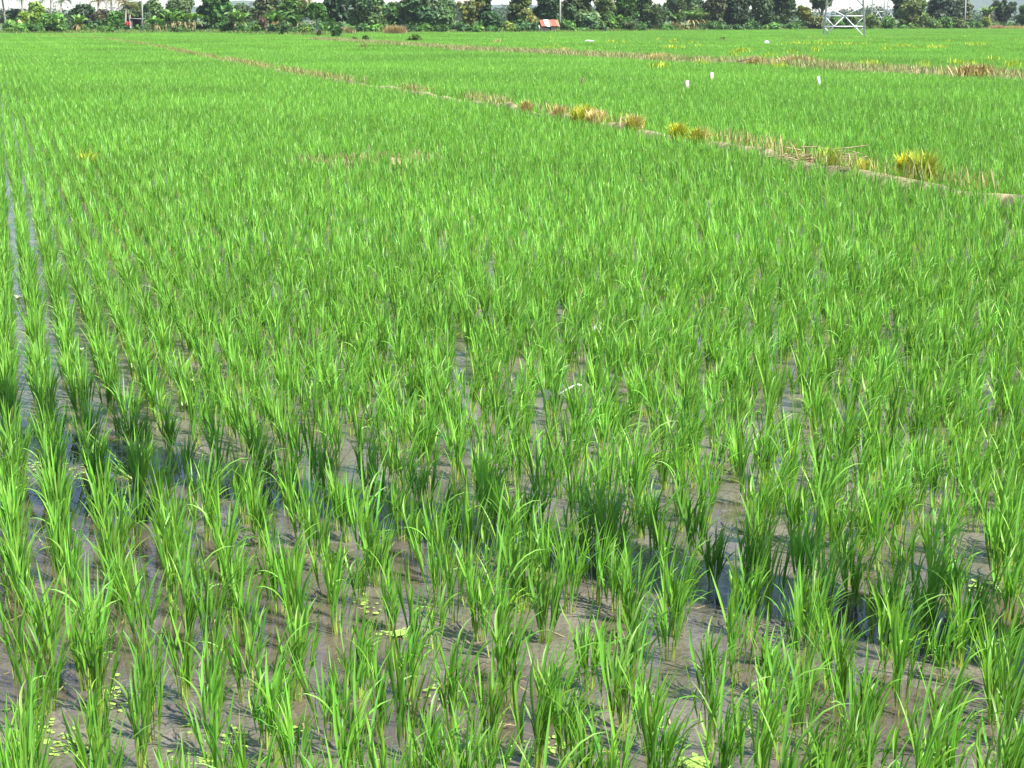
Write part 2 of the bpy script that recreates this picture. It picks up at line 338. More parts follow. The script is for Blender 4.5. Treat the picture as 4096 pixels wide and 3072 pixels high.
# ------------------------------------------------------------------ rice clumps
G0 = np.array((.36, .46, .09)); G1 = np.array((.145, .37, .045)); G2 = np.array((.185, .43, .06))
def clump(seed, till=14, lpt=3, S=7, wide=1.0, spread=.024, hs=1.0, fold=.35, windy=.55):
    r = np.random.default_rng(seed)
    a = r.uniform(0, 6.283, till); rr = spread * np.sqrt(r.uniform(0, 1, till)); b = np.stack([rr * np.cos(a), rr * np.sin(a), np.full(till, -.012)], 1)
    th = rad(1) + rr / spread * rad(8) + r.normal(0, rad(1.5), till); sl_ = r.uniform(.09, .16, till) * hs
    Vs, Qs, Cs = ribbons(b, a, th, th + .04, sl_ + .012, .0055 * wide, S=2, prof='stem', wind=windy * .15, tw0=r.uniform(-1.5, 1.5, till), c0=G0, c1=G0 * .35 + G1 * .65, cr=r.uniform(.85, 1.15, till))
    n = till * lpt; k = np.repeat(np.arange(till), lpt); t = r.uniform(.35, 1.0, n)
    tip = Vs.reshape(till, 3, 2, 3).mean(2); st = tip[:, 0][k] * (1 - t)[:, None] + tip[:, 2][k] * t[:, None]
    az = a[k] + r.normal(0, .9, n); L = r.uniform(.13, .30, n) * hs * (.75 + .35 * t)
    th0 = th[k] + r.uniform(.02, .14, n); th1 = r.choice([.28, .6, 1.1, 1.75], n, p=[.34, .34, .20, .12]) * r.uniform(.75, 1.2, n) * (.85 + .38 * windy)
    Vl, Ql, Cl = ribbons(st, az, th0, th1, L, .0080 * wide * r.uniform(.7, 1.3, n), S=S, curve=1.8, wind=windy * r.uniform(.3, 1.5, n), windv=(.95, .1), fold=fold, tw0=r.uniform(-.9, .9, n), tw1=r.uniform(-1.3, 1.3, n), c0=G1, c1=G2, cr=r.uniform(.72, 1.25, (n, 1)) * np.stack([r.uniform(.85, 1.25, n), np.ones(n), r.uniform(.7, 1.3, n)], 1))
    return (Vs, Qs, Cs), (Vl, Ql, Cl)
NP0, NP1, NP2 = 28, 12, 6
pc = bpy.data.collections.new("rice_shapes")      # not linked: only the source shapes of the field
near = []
def proto(name, parts):
    V, Q, C = cat(parts); o = bpy.data.objects.new(name, mesh(name, V, Q, M_rice, C, smooth=True)); pc.objects.link(o)
for i in range(NP0):
    thin = i % 7 == 6
    s, l = clump(100 + i, till=(5 if thin else rnd.randint(9, 16)), lpt=3, hs=(.7 if thin else rnd.uniform(.78, 1.0)), spread=(.014 if thin else rnd.uniform(.02, .03)), windy=(rnd.uniform(.25, .6) if i < NP0 // 2 else rnd.uniform(.75, 1.25)))
    near.append((mesh("rice_stems", *s[:2], M_rice, s[2], True), mesh("rice_leaves", *l[:2], M_rice, l[2], True), thin))
    proto("rice_a%02d" % i, (s, l))
for i in range(NP1):
    s, l = clump(300 + i, till=10, lpt=2, S=3, wide=1.15, fold=0, hs=.85, windy=rnd.uniform(.5, 1.0)); proto("rice_b%02d" % i, (s, l))
for i in range(NP2):
    parts = []
    for a in range(10):
        for b in range(10):
            s, l = clump(1000 + i * 200 + a * 10 + b, till=5, lpt=2, S=2, wide=2.6, fold=0)
            off = np.array(((a - 4.5) * .2 + rnd.gauss(0, .03), (b - 4.5) * .2 + rnd.gauss(0, .03), 0)); parts += [(l[0] + off, l[1], l[2])]
    proto("rice_c%02d" % i, parts)

BASES = []                                # clump feet read off the photograph
def Z(ox, oy, pts):
    for a, b in pts: BASES.append((ox + a / 1.7314, oy + b / 1.7314))
Z(0, 2050, [(185, 740), (505, 630), (715, 155), (820, 610), (870, 750), (925, 235), (1090, 75), (1170, 310), (310, 940), (660, 950)])
Z(0, 2522, [(335, 190), (650, 175), (985, 140), (340, 580), (690, 280), (265, 760), (700, 870), (250, 890), (690, 560), (1040, 570), (970, 960)])
Z(680, 2050, [(70, 390), (395, 460), (705, 435), (470, 650), (0, 295), (260, 50), (640, 240), (820, 600), (1100, 620), (1010, 400), (1170, 130), (1170, 835), (90, 720), (530, 930), (880, 940), (310, 930), (100, 930)])
Z(680, 2522, [(105, 490), (275, 180), (505, 490), (885, 470), (1110, 765), (300, 700), (275, 900), (665, 820), (740, 930), (690, 600)])
Z(1360, 2050, [(370, 120), (435, 190), (525, 305), (610, 370), (840, 275), (905, 350), (60, 200), (190, 370), (150, 630), (15, 830), (265, 515), (360, 810), (680, 660), (800, 780), (910, 660), (975, 890), (1080, 500), (1200, 630), (690, 490)])
Z(1360, 2522, [(130, 460), (285, 720), (365, 670), (475, 450), (790, 690), (980, 80), (1075, 190), (1170, 350), (1010, 860), (470, 900), (755, 755), (50, 900)])
Z(2040, 2350, [(100, 630), (5, 640), (90, 180), (255, 400), (405, 180), (300, 930), (545, 710), (700, 870), (1095, 510), (850, 250), (730, 170), (600, 120), (860, 640)])
Z(2040, 2522, [(405, 940), (695, 575), (790, 730), (160, 950), (960, 860)])
Z(2700, 2522, [(645, 470), (870, 280), (1070, 410), (1125, 570), (820, 660), (430, 370), (235, 850), (240, 490), (900, 800), (700, 900)])
Z(2700, 1950, [(525, 630), (640, 640), (885, 720), (1110, 600), (265, 690), (965, 490), (1195, 690), (490, 130), (700, 130), (205, 250), (140, 480), (1060, 670)])
Z(3396, 2050, [(575, 410), (685, 295), (200, 900), (525, 930), (900, 850), (1105, 725), (210, 410), (350, 520), (700, 670), (1030, 480), (1170, 175), (860, 150), (40, 640), (270, 950)])
Z(3396, 2522, [(270, 200), (300, 400), (640, 360), (130, 730), (1000, 640), (1060, 800), (640, 870)])
Z(700, 1700, [(75, 405), (145, 535), (275, 230), (320, 350), (225, 665), (555, 250), (710, 110), (985, 465), (855, 350), (785, 635), (560, 750), (1145, 740), (895, 830), (770, 175), (1060, 215), (340, 930), (490, 520)])
Z(1400, 1750, [(110, 400), (190, 530), (300, 640), (365, 715), (450, 825), (330, 350), (385, 400), (480, 470), (960, 450), (1000, 570), (885, 510), (680, 680), (545, 900), (770, 790)])
Z(2100, 1900, [(50, 440), (120, 350), (330, 90), (345, 390), (450, 480), (560, 540), (630, 530), (790, 440), (885, 525), (950, 610), (505, 210), (100, 770), (310, 940), (1075, 400), (180, 860), (990, 920), (1080, 920), (720, 930)])
Z(0, 1500, [(15, 80), (400, 710), (580, 330), (620, 450), (780, 170), (860, 340), (905, 430), (1160, 460), (960, 625), (320, 370), (75, 430), (1010, 690)])
pts = []
for a, b in BASES:
    q = G(a, b)
    if all((q[0] - u) ** 2 + (q[1] - v) ** 2 > .085 ** 2 for u, v in pts): pts.append(q)
# the rest of the planting: rows that run away to the left
rd = np.array((-.278, .961)); rp = np.array((.961, .278)); r0 = np.array(G(154, 1456)) @ rp
DY = 112.0
kk = np.arange(-240, 420); jj = np.arange(0, int(DY * 1.35 / .178))
K, J = np.meshgrid(kk, jj, indexing='ij'); u = r0 + K * .195; v = J * .178 + (K * .061 % .178)
X = u * rp[0] + v * rd[0]; Y = u * rp[1] + v * rd[1]; X = X.ravel(); Y = Y.ravel()
m = (Y > 3.0) & (Y < DY) & (np.abs(X) < .305 * Y + 1.3); X, Y = X[m], Y[m]
side = np.clip((X / Y + .22) / .16, 0, 1); jt = .014 + .036 * side + .012 * np.clip((Y - 14) / 12, 0, 1) * (Y < 400)          # neat rows at the left, loose elsewhere
X = X + R.normal(0, 1, len(X)) * jt; Y = Y + R.normal(0, 1, len(Y)) * jt
keep = R.uniform(0, 1, len(X)) > .03
X, Y = X[keep], Y[keep]
# keep clear of the clumps that were read off, of the open water and of the bunds
PT = np.array(pts); nearm = Y < 10.5; ok = np.ones(len(X), bool); ii = np.where(nearm)[0]
dd = np.min((X[ii, None] - PT[None, :, 0]) ** 2 + (Y[ii, None] - PT[None, :, 1]) ** 2, 1); ok[ii] = dd > .166 ** 2
X, Y = X[ok], Y[ok]
for p, wd in BUNDS:
    for s in range(0, len(X), 20000):
        pp = p[p[:, 1] < DY + 5]
        if len(pp) == 0: continue
        d2 = np.full(len(X[s:s + 20000]), 1e9)
        for c in range(0, len(pp), 60):
            q = pp[c:c + 60]; d2 = np.minimum(d2, np.min((X[s:s + 20000, None] - q[None, :, 0]) ** 2 + (Y[s:s + 20000, None] - q[None, :, 1]) ** 2, 1))
        X[s:s + 20000][d2 < (wd * .85) ** 2] = 1e6
m = X < 1e5; X, Y = X[m], Y[m]
X = np.concatenate([PT[:, 0], X]); Y = np.concatenate([PT[:, 1], Y])
exact = np.zeros(len(X), bool); exact[:len(PT)] = True
# the 300 that show largest become things of their own
dep = Y * cp + HC * sp; inside = (np.abs(X) < .2926 * dep + .06) & (Y > 4.15)
order = np.argsort(np.where(inside, Y, 1e9)); one = order[:300]
isone = np.zeros(len(X), bool); isone[one] = True
shade = np.abs((Y - 7.233 + .7365 * X) * .805) < .26
zmud = mudz(X[one], Y[one])
PXB, PYB = PIX(X[one], Y[one])
rows = np.argsort(-PYB); lines = [rows[i:i + 15] for i in range(0, 300, 15)]      # 20 lines of 15 from the near edge back
ORD = ["leftmost", "second from left", "third from left", "fourth from left", "fifth from left", "sixth from left", "seventh from left", "middle", "seventh from right", "sixth from right", "fifth from right", "fourth from right", "third from right", "second from right", "rightmost"]
NTH = ["nearest", "second", "third", "fourth", "fifth", "sixth", "seventh", "eighth", "ninth", "tenth", "eleventh", "twelfth", "thirteenth", "fourteenth", "fifteenth", "sixteenth", "seventeenth", "eighteenth", "nineteenth", "twentieth"]
for li, ln in enumerate(lines):
    ln = ln[np.argsort(PXB[ln])]
    for ci, r_ in enumerate(ln):
        g = one[r_]; pi = int(R.integers(0, NP0 // 2)) + (NP0 // 2 if R.uniform() < .12 + .8 * PXB[r_] / 4096 else 0); ms, ml, thin = near[pi]
        if exact[g] and thin: pi = (pi + 1) % NP0; ms, ml, thin = near[pi]
        wet = zmud[r_] < 0
        lab = ("sparse" if thin else "bushy") + (" shaded" if shade[g] else "") + " rice clump in " + ("muddy water" if wet else "wet mud") + ", " + ORD[ci] + " in the " + (NTH[li] + " line" if li == 0 else NTH[li] + " nearest line")
        t = thing("rice_plant", lab, "rice plant", (float(X[g]), float(Y[g]), float(min(zmud[r_], .02))), "rice plants in the near part of the paddy", float(R.uniform(-.45, .45)))
        s_ = float(R.uniform(.9, 1.12)); t.scale = (s_, s_, s_ * float(R.uniform(.92, 1.1)))
        obj("stems", ms, t); obj("leaves", ml, t)
# everything else: one object
Xr, Yr = X[~isone], Y[~isone]; n_ = len(Xr)
ix = np.where(Yr < 15, R.integers(0, NP0 // 2, n_) + (NP0 // 2) * (R.uniform(0, 1, n_) < .5 + 1.4 * Xr / Yr), NP0 + R.integers(0, NP1, n_)); zr = np.where(Yr < 26, np.minimum(mudz(Xr, Yr), .02), .004)
rz = np.where(Yr < 15, R.uniform(-.45, .45, n_), R.uniform(-.6, .6, n_)); scl = R.uniform(.85, 1.13, n_)
PXc = []; y = DY
while y < 345:
    hw = .305 * y + 4
    for x in np.arange(-hw, hw, 1.95): PXc.append((x + rnd.uniform(-.1, .1), y + rnd.uniform(-.1, .1)))
    y += 1.95
PXc = np.array(PXc)
def yb(px): return np.interp(px, [-400, 0, 400, 800, 1024, 1200, 1330, 1420, 2000, 2400, 2700, 3072, 3600, 4096, 4600], [144, 143, 142, 138, 145, 150, 150, 139, 138, 134, 129, 126, 122, 118, 116])
pxx, pyy = PIX(PXc[:, 0], PXc[:, 1]); PXc = PXc[pyy > yb(pxx) + .5]
for p, wd in BUNDS[1:2] + BUNDS[3:]:
    keep = np.ones(len(PXc), bool)
    for c in range(0, len(p), 100):
        q = p[c:c + 100]; keep &= np.min((PXc[:, None, 0] - q[None, :, 0]) ** 2 + (PXc[:, None, 1] - q[None, :, 1]) ** 2, 1) > (wd * .6 + .55) ** 2
    PXc = PXc[keep]
n2_ = len(PXc)
XYZ = np.concatenate([np.column_stack([Xr, Yr, zr]), np.column_stack([PXc, np.full(n2_, .004)])])
IX = np.concatenate([ix, NP0 + NP1 + R.integers(0, NP2, n2_)]).astype(np.int32)
RZ = np.concatenate([rz, R.choice([0, .02, -.02], n2_)]); SC = np.concatenate([scl, np.ones(n2_) * 1.0])
me = mesh("young_rice", XYZ, None)
me.attributes.new("pick", 'INT', 'POINT').data.foreach_set("value", IX)
me.attributes.new("turn", 'FLOAT', 'POINT').data.foreach_set("value", RZ.astype(np.float32))
me.attributes.new("size", 'FLOAT', 'POINT').data.foreach_set("value", SC.astype(np.float32))
me.materials.append(M_rice)
ro = tag(obj("young_rice", me), "bright green young rice covering the paddy out to the trees", "rice", kind='stuff')
ng = bpy.data.node_groups.new("plant_rice", 'GeometryNodeTree')
ng.interface.new_socket("Geometry", in_out='INPUT', socket_type='NodeSocketGeometry'); ng.interface.new_socket("Geometry", in_out='OUTPUT', socket_type='NodeSocketGeometry')
N = ng.nodes.new; L = ng.links.new
gi = N("NodeGroupInput"); go = N("NodeGroupOutput"); ip = N("GeometryNodeInstanceOnPoints"); ci = N("GeometryNodeCollectionInfo")
ci.inputs["Collection"].default_value = pc; ci.inputs["Separate Children"].default_value = True; ci.inputs["Reset Children"].default_value = True
def attr(nm, ty):
    a = N("GeometryNodeInputNamedAttribute"); a.data_type = ty; a.inputs[0].default_value = nm; return a.outputs[0]
cx = N("ShaderNodeCombineXYZ"); L(attr("turn", 'FLOAT'), cx.inputs[2])
L(gi.outputs[0], ip.inputs["Points"]); L(ci.outputs[0], ip.inputs["Instance"]); ip.inputs["Pick Instance"].default_value = True
L(attr("pick", 'INT'), ip.inputs["Instance Index"]); L(cx.outputs[0], ip.inputs["Rotation"]); L(attr("size", 'FLOAT'), ip.inputs["Scale"]); L(ip.outputs[0], go.inputs[0])
md = ro.modifiers.new("plant_rice", 'NODES'); md.node_group = ng

# ------------------------------------------------------------------ floating weeds and litter
def discs(xy, z, r, cols, n=6):
    V = []; T = []; C = []
    for (x, y), rr, c in zip(xy, r, cols):
        k = len(V); a0 = rnd.uniform(0, 6); V.append((x, y, z + .002)); C.append(c)
        for i in range(n): a = a0 + 6.283 * i / n; V.append((x + rr * math.cos(a), y + rr * math.sin(a) * .9, z + rnd.uniform(0, .004))); C.append(c)
        T += [[k, k + 1 + i, k + 1 + (i + 1) % n] for i in range(n)]
    return V, T, C
xy = []; 
for px, py, n, sx, sy in [(150, 2960, 40, 170, 90), (330, 2990, 40, 120, 60), (60, 3010, 30, 80, 50), (200, 1865, 45, 90, 22), (330, 1880, 25, 80, 50), (480, 1960, 30, 80, 60), (180, 1960, 25, 100, 40), (780, 3040, 40, 110, 30), (2780, 3060, 90, 60, 25), (1170, 2930, 25, 60, 20), (1590, 2540, 40, 50, 14), (3900, 2350, 20, 60, 25), (1480, 2420, 12, 60, 40), (1750, 2780, 15, 120, 60), (900, 2950, 20, 150, 60), (2200, 3000, 25, 150, 50), (3870, 1530, 15, 60, 30), (470, 2800, 25, 60, 60), (2750, 1260, 20, 60, 20)]:
    for _ in range(n): xy.append(G(px + rnd.gauss(0, sx * .5), py + rnd.gauss(0, sy * .5)))
V, T, C = discs(xy, .006, [rnd.uniform(.005, .014) for _ in xy], [(.30 * q, .46 * q, .10 * q) for q in (rnd.uniform(.7, 1.2) for _ in xy)])
tag(obj("duckweed", mesh("duckweed", V, None, M_float, C, T=T)), "tiny pale green duckweed floating on mud and water", "duckweed", kind='stuff')
WL = [(1400, 430), (1275, 500), (1420, 735), (1260, 830), (870, 745), (1210, 990), (520, 635), (120, 290)]
WLAB = ["palest and largest whitish water weed, between clumps left of centre", "pale water weed just left below the largest whitish one", "whitish water weed on bare mud, rightmost low in the left half", "pale green water weed between thin rice clumps", "small water weed beside the fifth rice row", "little pale water weed near the shaded clumps", "small whitish water weed between two neat left rows", "pale water weed beside the leftmost neat row"]
for (a, b), lab in zip(WL, WLAB):
    x, y = G(a / 1.62, 1024 + b / 1.62); n = 11
    base = np.column_stack([np.zeros((n, 2)), np.full(n, .0)])
    V, Q, C = ribbons(base, np.linspace(0, 6.283, n, endpoint=False) + R.normal(0, .2, n), R.uniform(.5, 1.1, n), R.uniform(1.1, 1.7, n), R.uniform(.035, .06, n), .028, S=3, prof='oval', c0=(.42, .55, .28), c1=(.55, .62, .42))
    tag(obj("water_lettuce", mesh("water_lettuce", V, Q, M_float, C), loc=(x, y, .008)), lab, "water weed", "pale floating weeds among the rice")
# white scrap hanging on a bent leaf
x, y = G(2205, 1700); t = thing("white_scrap", "torn white plastic scrap caught on a bent leaf amid the rice", "litter", (x, y, 0))
u_, v_ = np.meshgrid(np.linspace(-1, 1, 7), np.linspace(-1, 1, 6), indexing='ij')
V = np.stack([u_ * .055 * (1 - .35 * (v_ + 1) / 2), .03 * np.sin(u_ * 2.5 + v_) + .02 * v_, .155 - v_ * .04 - u_ * .018 + .008 * np.sin(4 * u_ + 3 * v_)], -1).reshape(-1, 3)
ix_ = np.arange(42).reshape(7, 6); Q = np.stack([ix_[:-1, :-1], ix_[:-1, 1:], ix_[1:, 1:], ix_[1:, :-1]], -1).reshape(-1, 4)
obj("sheet", mesh("sheet", V, Q, M_white, smooth=True), t)
obj("strip", MB().tube([(.03, 0, .165), (.09, .01, .20), (.14, .01, .228), (.165, .01, .222), (.165, .01, .195)], [.006, .006, .005, .008, .004], 6).me("strip", M_white), t)
V, Q, C = ribbons([(-.06, .01, 0), (.02, 0, 0)], [0.3, .2], [.15, .25], [1.1, 1.3], [.30, .28], .009, c0=G1, c1=G2); obj("leaf", mesh("leaf", V, Q, M_rice, C), t)
x, y = G(2384, 1378); tag(obj("white_rag", MB().tube([(-.035, 0, .05), (-.01, .01, .09), (.02, .0, .12), (.03, 0, .15)], [.012, .03, .026, .008], 7).me("white_rag", M_white, smooth=True), loc=(x, y, 0)), "small crumpled white rag beside a broad leaf weed", "litter")
x, y = G(2412, 1392); b = np.zeros((5, 3)); V, Q, C = ribbons(b, [0, 1.5, 3.0, 4.4, 5.4], [.1, .3, .2, .4, .2], [.3, .9, .7, 1.2, .8], [.20, .15, .17, .12, .14], .075, S=5, prof='oval', fold=.3, c0=(.09, .26, .03), c1=(.12, .36, .04))
tag(obj("broadleaf_weed", mesh("broadleaf_weed", V, Q, M_rice, C, True), loc=(x, y, 0)), "glossy broad-leaved weed standing beside a white rag", "weed")
# a clump lying flat, far left
x, y = G(545, 1945); s, l = clump(901, till=8, lpt=3, windy=0); o = thing("fallen_rice_plant", "fallen rice clump lying flat toward the left beside a puddle", "rice plant", (x, y, .02)); o.rotation_euler = (0, rad(-62), rad(-18))
obj("stems", mesh("stems", *s[:2], M_rice, s[2]), o); obj("leaves", mesh("leaves", *l[:2], M_rice, l[2]), o)
# straw bits on the mud
n = 260; b = np.array([G(R.uniform(-100, 4200), R.uniform(1500, 3100)) for _ in range(n)]); V, Q, C = ribbons(np.column_stack([b, np.full(n, .012)]), R.uniform(0, 6.28, n), R.uniform(1.3, 1.6, n), R.uniform(1.4, 1.7, n), R.uniform(.03, .11, n), .005, S=2, prof='stem', cr=np.array([.5, .4, .22]) * R.uniform(.5, 1.1, (n, 1)))
tag(obj("straw_bits", mesh("straw_bits", V, Q, M_grass, C)), "broken straw lying on the wet mud", "straw", kind='stuff')

# ------------------------------------------------------------------ marker posts, sack, straw heap, grass tufts on the bunds
def post(px, py, wpx, hpx, mat, lab, tilt=0.0):
    x, y = G(px, py, .33); s = y / F; wd = wpx * s; hh = .30 + hpx * s * .8
    t = MB(); t.box((0, 0, hh / 2), (wd, wd * .9, hh), rot=rad(24)); t.box((0, 0, hh + .006), (wd * .8, wd * .7, .012), rot=rad(24))
    o = obj("field_stake", t.me("field_stake", mat), loc=(x, y, 0)); o.rotation_euler = (0, tilt, 0); tag(o, lab, "stake", "short stakes standing in the rice")
post(2747, 336, 13, 22, M_wood, "thick pale cut post in the rice, sunlit face almost white", 0)
post(2844, 303, 12, 20, M_wood, "brown weathered post farthest back among the rice stakes", rad(2))
post(3279, 317, 9, 18, M_white, "thin whitish stake leaning left, farthest right in the rice", rad(-7))
post(2324, 319, 7, 17, M_darkwood, "narrow dark stake leaning right, farthest left in the rice", rad(8))
x, y = G(3064, 174, .25); s = y / F; m_ = MB(); uu = np.linspace(0, math.pi / 2, 6)
V = []; 
for i, a in enumerate(uu):
    for k in range(14):
        b = 6.283 * k / 14; rr = 12 * s * math.cos(a) * (1 + .12 * math.sin(3 * b + i)); V.append((rr * math.cos(b) + 3 * s * math.sin(a), rr * math.sin(b) * .7, .2 + 14 * s * math.sin(a)))
V += [(12 * s * math.cos(6.283 * k / 14), 8.4 * s * math.sin(6.283 * k / 14), 0) for k in range(14)]
Q = [[i * 14 + k, i * 14 + (k + 1) % 14, (i + 1) * 14 + (k + 1) % 14, (i + 1) * 14 + k] for i in range(5) for k in range(14)] + [[84 + k, 84 + (k + 1) % 14, (k + 1) % 14, k] for k in range(14)]
tag(obj("white_sack", mesh("white_sack", V, Q, M_white, smooth=True), loc=(x, y, 0)), "bright white stuffed sack standing in the far rice field", "sack")
x, y = G(2357, 168, .3); tag(obj("plastic_sheet", MB().tube([(-.42, 0, .36), (-.15, .05, .4), (.15, 0, .38), (.4, .02, .41)], [.02, .07, .06, .02], 8).me("plastic_sheet", M_white, smooth=True), loc=(x, y, 0)), "flat pale plastic strip on the far field below the hut", "litter")
def tuft(px, py, wpx, hgt, cols, lab, n=260, z=.3, blade=.02, lean=(.1, .6, .5, 1.6)):
    x, y = G(px, py, z); sp_ = wpx * y / F * .28
    b = np.column_stack([R.normal(0, sp_, n), R.normal(0, min(sp_, .25), n), np.full(n, max(0, z - .15))])
    V, Q, C = ribbons(b, R.uniform(0, 6.28, n), R.uniform(lean[0], lean[1], n), R.uniform(lean[2], lean[3], n), hgt * R.uniform(.5, 1.15, n), blade * R.uniform(.7, 1.3, n), S=4, wind=.5, tw0=R.uniform(-1, 1, n), cr=np.asarray(cols)[R.integers(0, len(cols), n)] * R.uniform(.75, 1.2, (n, 1)))
    tag(obj("grass_tuft", mesh("grass_tuft", V, Q, M_grass, C), loc=(x, y, 0)), lab, "grass tuft", "yellow grass tufts on the bunds")
YEL = [(.50, .55, .04), (.42, .52, .05), (.58, .52, .07)]; TAN = [(.58, .48, .24), (.46, .36, .18), (.5, .45, .14)]
tuft(2335, 468, 70, .42, YEL, "large bright lemon-yellow tuft joined to a straw one, mid bund", 420)
tuft(2385, 474, 60, .36, TAN, "straw-coloured tuft just right of the large lemon-yellow tuft", 300)
tuft(2105, 426, 36, .32, TAN, "tan tuft farthest left among those on the near bund", 200)
tuft(2243, 447, 34, .32, TAN, "small pale tan tuft left of the large lemon-yellow tuft")
tuft(2535, 495, 52, .36, TAN + YEL[:1], "tan tuft with yellow top, right of the joined pair", 300)
tuft(2710, 530, 34, .34, YEL, "small bright yellow upright tuft on the bund bend")
tuft(2790, 540, 66, .30, YEL[1:] + [(.3, .42, .06)], "low wide yellow-green tuft on the bund bend", 300)
tuft(3325, 622, 60, .30, [(.30, .48, .05), (.40, .5, .06)], "yellow-green tuft behind the dark straw heap", 260)
tuft(3455, 650, 30, .22, YEL, "little yellow tuft between the straw heap and the golden clump", 160)
tuft(3640, 662, 62, .34, [(.52, .56, .04), (.60, .58, .05)], "biggest golden-yellow clump on the near bund, toward the right", 700)
tuft(3700, 676, 60, .42, [(.30, .42, .06), (.42, .5, .06)], "green-yellow fringe on the right of the golden clump", 300)
tuft(1455, 140 + 52, 26, .5, [(.2, .3, .07), (.3, .3, .12)], "small pale tuft at the start of the broad far bund", 200, .25, .04)
tuft(1990, 170, 26, .45, TAN, "lone tan tuft in the far field left of the hut", 160, .25, .04)
tuft(2250, 205, 50, .45, TAN, "straw tuft on the left part of the broad bund", 200, .3, .035)
tuft(2640, 234, 80, .5, TAN, "broad straw tuft in the middle of the broad bund", 300, .3, .035)
tuft(3020, 250, 60, .5, TAN, "straw tuft beside a low stick on the broad bund", 260, .3, .035)
tuft(3180, 254, 130, .6, TAN + [(.3, .24, .14)], "widest dry straw tuft on the broad bund, below the pylon", 500, .3, .035)
tuft(3900, 298, 150, .6, TAN + [(.28, .2, .12)], "brownish dry straw tuft at the right of the broad bund", 500, .3, .035)
tuft(350, 635, 30, .3, YEL[1:], "faint yellow tuft in the left rice beside bare mud", 140, .2, .014)
x, y = G(3285, 640, .2); m_ = MB()
for k in range(150):
    a = rnd.uniform(0, 6.28); c = (rnd.gauss(0, .28), rnd.gauss(0, .10), .12 + abs(rnd.gauss(0, .09))); m_.tube([(c[0] - .14 * math.cos(a), c[1] - .14 * math.sin(a) * .5, c[2]), (c[0] + .14 * math.cos(a), c[1] + .14 * math.sin(a) * .5, c[2] + rnd.uniform(-.05, .06))], [.009, .006], 4, False)
t = thing("straw_heap", "dark heap of rotting straw and mud on the near bund", "straw heap", (x, y, 0)); obj("straw", m_.me("straw", M_straw), t)
V = [(.5 * math.cos(6.283 * k / 12) * r_, .2 * math.sin(6.283 * k / 12) * r_, .22 * (1 - r_ * r_) + rnd.uniform(0, .04)) for r_ in (1, .66, .33) for k in range(12)] + [(0, 0, .24)]
obj("mud_mound", mesh("mud_mound", V, [[i * 12 + k, i * 12 + (k + 1) % 12, (i + 1) * 12 + (k + 1) % 12, (i + 1) * 12 + k] for i in range(2) for k in range(12)], M_earth, T=[[24 + k, 24 + (k + 1) % 12, 36] for k in range(12)]), t)
x, y = G(2985, 246, .35); tag(obj("fallen_branch", MB().tube([(-.35, 0, .36), (-.1, .02, .40), (.15, 0, .47), (.35, 0, .56)], [.02, .03, .025, .012], 6).me("fallen_branch", M_darkwood), loc=(x, y, 0)), "dark fallen branch lying on the broad far bund", "branch")

# scattered yellow seedlings in the far right field
xy = np.array([G(R.uniform(2150, 4150), 140 + 120 * R.uniform(0, 1) ** 1.3, .35) for _ in range(46)])
xy = np.concatenate([xy, np.array([G(a + R.normal(0, 25), b + R.normal(0, 1.5), .35) for a, b in [(3200, 173), (3300, 174), (3400, 176), (3620, 183), (3750, 187), (2450, 168), (3900, 176), (2700, 190), (2950, 200)] for _ in range(5)])])
grass("yellowed_rice", xy, .12, .40, .05, [(.42, .52, .04), (.46, .55, .06), (.30, .46, .05)], "sprinkled yellowed patches in the far right rice field", 3000, .2, lean=(.05, .4, .3, 1.0))

# ------------------------------------------------------------------ bank and trees at the far edge of the field
def yedge(px, off=0): return G(px, yb(px) - off * 0, 0)[1]
pxs = np.linspace(-500, 4700, 160); V = []
for px in pxs:
    y = yedge(px); 
    for k, (o_, h_) in enumerate([(0, -.05), (1.5, .12), (4, .25), (9, .4), (25, .45), (90, .3), (160, -.2)]):
        yy = y + o_; x = (px - 2048) / F * (y * cp + HC * sp) * (yy / y); V.append((x, yy, h_ * (.75 + .5 * vnoise(np.array([px * .02]), np.array([float(k)]), 2)[0])))
idx = np.arange(160 * 7).reshape(160, 7); Q = np.stack([idx[:-1, :-1], idx[1:, :-1], idx[1:, 1:], idx[:-1, 1:]], -1).reshape(-1, 4)
tag(obj("bank", mesh("bank", V, Q, M_land, smooth=True)), kind='structure')
bx = []; bz = []
for _ in range(5000):
    px = R.uniform(-400, 4500); y = yedge(px); o_ = abs(R.normal(0, 1)) * 6; yy = y + o_ + .3; bx.append(((px - 2048) / F * (y * cp + HC * sp) * yy / y, yy)); bz.append(np.interp(o_, [0, 1.5, 4, 9], [0, .1, .22, .38]))
grass("bank_grass", np.array(bx), np.array(bz), .5, .07, [(.12, .24, .05), (.16, .29, .06), (.20, .28, .08), (.10, .19, .05), (.28, .28, .11)], "rough green grass along the foot of the trees", 42000, .4)

